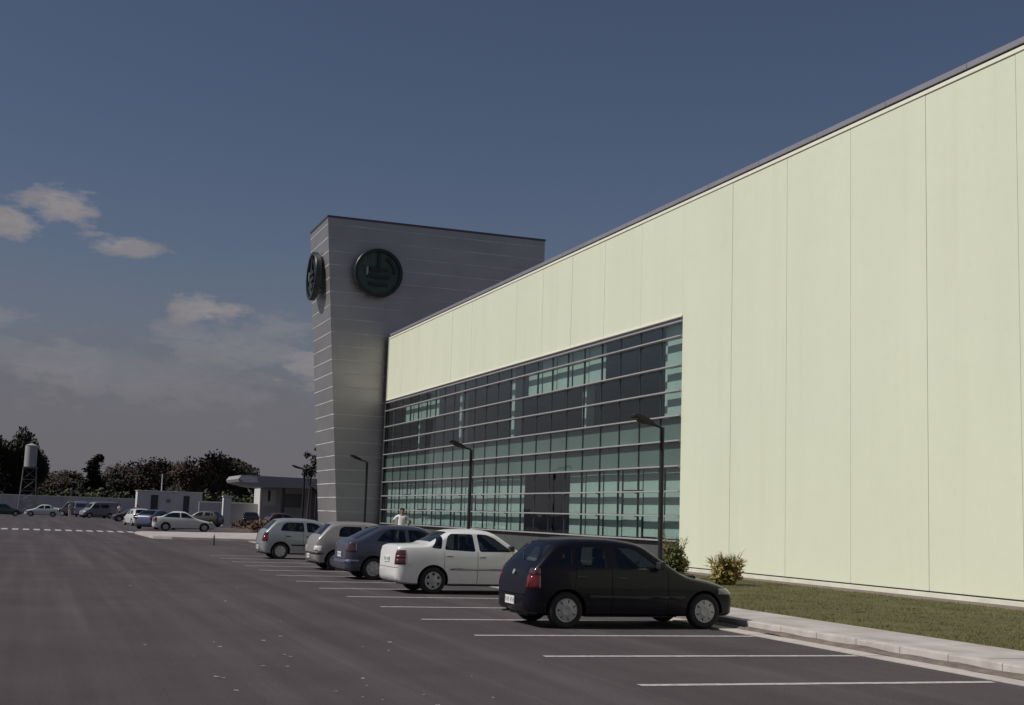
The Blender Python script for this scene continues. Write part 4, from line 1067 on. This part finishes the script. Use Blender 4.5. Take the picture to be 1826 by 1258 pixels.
# canopy with gatehouse behind
ky = 136; kx0, kx1 = dirx(425, ky, 5), 34
kc = empty('entrance_canopy', (kx0, ky, 0), 0, 'low grey entrance canopy with curved end, left of the tower', 'canopy')
M_can = mat('canopy_grey', (.32, .31, .32), .5, metal=.2, var=.1, vscale=.4)
bm = bmesh.new(); Lk = kx1-kx0
prof = [(0, 4.75), (.15, 4.45), (.7, 4.3), (2.2, 4.02), (Lk, 4.02), (Lk, 5.02), (2.3, 5.16), (1.2, 5.24), (.3, 5.15)]
poly_prism(bm, prof, 0, 9); fin(bm, 'canopy_roof', M_can, kc)
bm = bmesh.new(); poly_prism(bm, [(0.02, 4.8), (.7, 4.42), (2.1, 4.45), (1.9, 5.02), (1.2, 5.10), (.35, 5.05)], -.03, -.002); fin(bm, 'fascia_lit_end', mat('canopy_lit_end', (.66, .66, .65), .4, var=.05), kc)  # pale plate puts the sunlit look of the curved end into colour
for px in (507, 561):
    xx = dirx(px, ky, 2)-kx0
    bm = bmesh.new(); tube(bm, [(xx, 1, 0), (xx, 1, 4.02)], .2, 12); fin(bm, 'column', mat('column_grey', (.07, .065, .07), .6, var=.1), kc)
gh = empty('gatehouse', (dirx(465, 144, 2), 144, 0), 0, 'pale gatehouse under the canopy with a white window', 'building')
bm = bmesh.new(); box(bm, 0, 15, 0, 5, 0, 4.0); fin(bm, 'wall', mat('gatehouse_wall', (.55, .54, .54), .7, var=.1), gh)
bm = bmesh.new(); box(bm, .1, 5.4, -.02, -.002, 0, 1.9); fin(bm, 'lower_wall', M_wh, gh)
bm = bmesh.new(); box(bm, .2, 1.6, -.06, -.004, 2.1, 3.85); wf_ = fin(bm, 'window', mat('window_frame_white', (.72, .73, .71), .5, var=.05), gh)
bm = bmesh.new(); box(bm, .72, .98, -.075, -.062, 2.6, 3.8); fin(bm, 'pane', M_door, wf_)
bm = bmesh.new(); box(bm, 2.6, 4.8, -.05, -.003, 2.0, 3.5); wf2 = fin(bm, 'window', M_grey, gh)
# long low pale fence behind island
lf = empty('low_wall', (dirx(362, 142, 1), 146, 0), 0, 'low pale wall running from the cabin to the gatehouse', 'wall')
bm = bmesh.new(); box(bm, 0, 6.6, 0, .25, 0, 2.2, bev=.02); fin(bm, 'wall_face', M_wh, lf)
bm = bmesh.new(); box(bm, -.03, 6.63, -.03, .28, 2.201, 2.3, bev=.01); fin(bm, 'coping', M_trim, lf)
# planting bed with rubble by the island
rnd = random.Random(4)
bm = bmesh.new(); nx, ny = 34, 22; g = []
for j in range(ny+1):
    g.append([bm.verts.new((14.2+7.6*i/nx, 88+24*j/ny, -.02+max(0, math.sin(math.pi*i/nx)*math.sin(math.pi*j/ny))*(.35+.5*abs(noise.noise((i*.35, j*.35, 0)))))) for i in range(nx+1)])
for a, b in zip(g, g[1:]):
    for k in range(nx): bm.faces.new((a[k], a[k+1], b[k+1], b[k]))
struct(fin(bm, 'planting_bed', mat('bed_soil', (.12, .075, .06), .95, col2=(.05, .035, .03), vscale=1.2, bump=.5)))
blobs = [(14.8+rnd.random()*6.2, 89+rnd.random()*21, .45, .5+rnd.random()*.4, .35) for _ in range(26)]
me = leaf_mesh('ground_cover', blobs, 5200, .10, 6, (mat('cover_brown', (.13, .065, .05), .9, var=.3), mat('cover_green', (.05, .055, .02), .9, var=.3))); o = link('ground_cover', me); struct(o, 'stuff')
tag(o, 'brown and green ground cover on the bed behind the island', 'ground cover')
# twin lamp and marker post
lamp_post(dirx(541, 104, 3), 104, 5.0, 0, 'black twin-headed lamp post left of the tower', heads=(-1, 1), arm=1.0, group='lamp posts by the entrance', r=.09)
lamp_post(dirx(561, 108, 3)+.15, 108, 3.4, 0, 'short dark lamp post hard against the tower\'s left edge', heads=(-1,), arm=.5, group='lamp posts by the entrance', r=.09)
mk = empty('marker_post', (dirx(381, 60, 0), 60, 0), 0, 'tiny post standing on the asphalt before the kerbed island', 'post')
bm = bmesh.new(); tube(bm, [(0, 0, 0), (0, 0, .42)], [.045, .035], 10); fin(bm, 'post', mat('marker_dark', (.05, .05, .05), .6, var=.2), mk)
bm = bmesh.new(); tube(bm, [(0, 0, .42), (0, 0, .5)], [.04, .03], 10); fin(bm, 'cap', M_wh, mk)
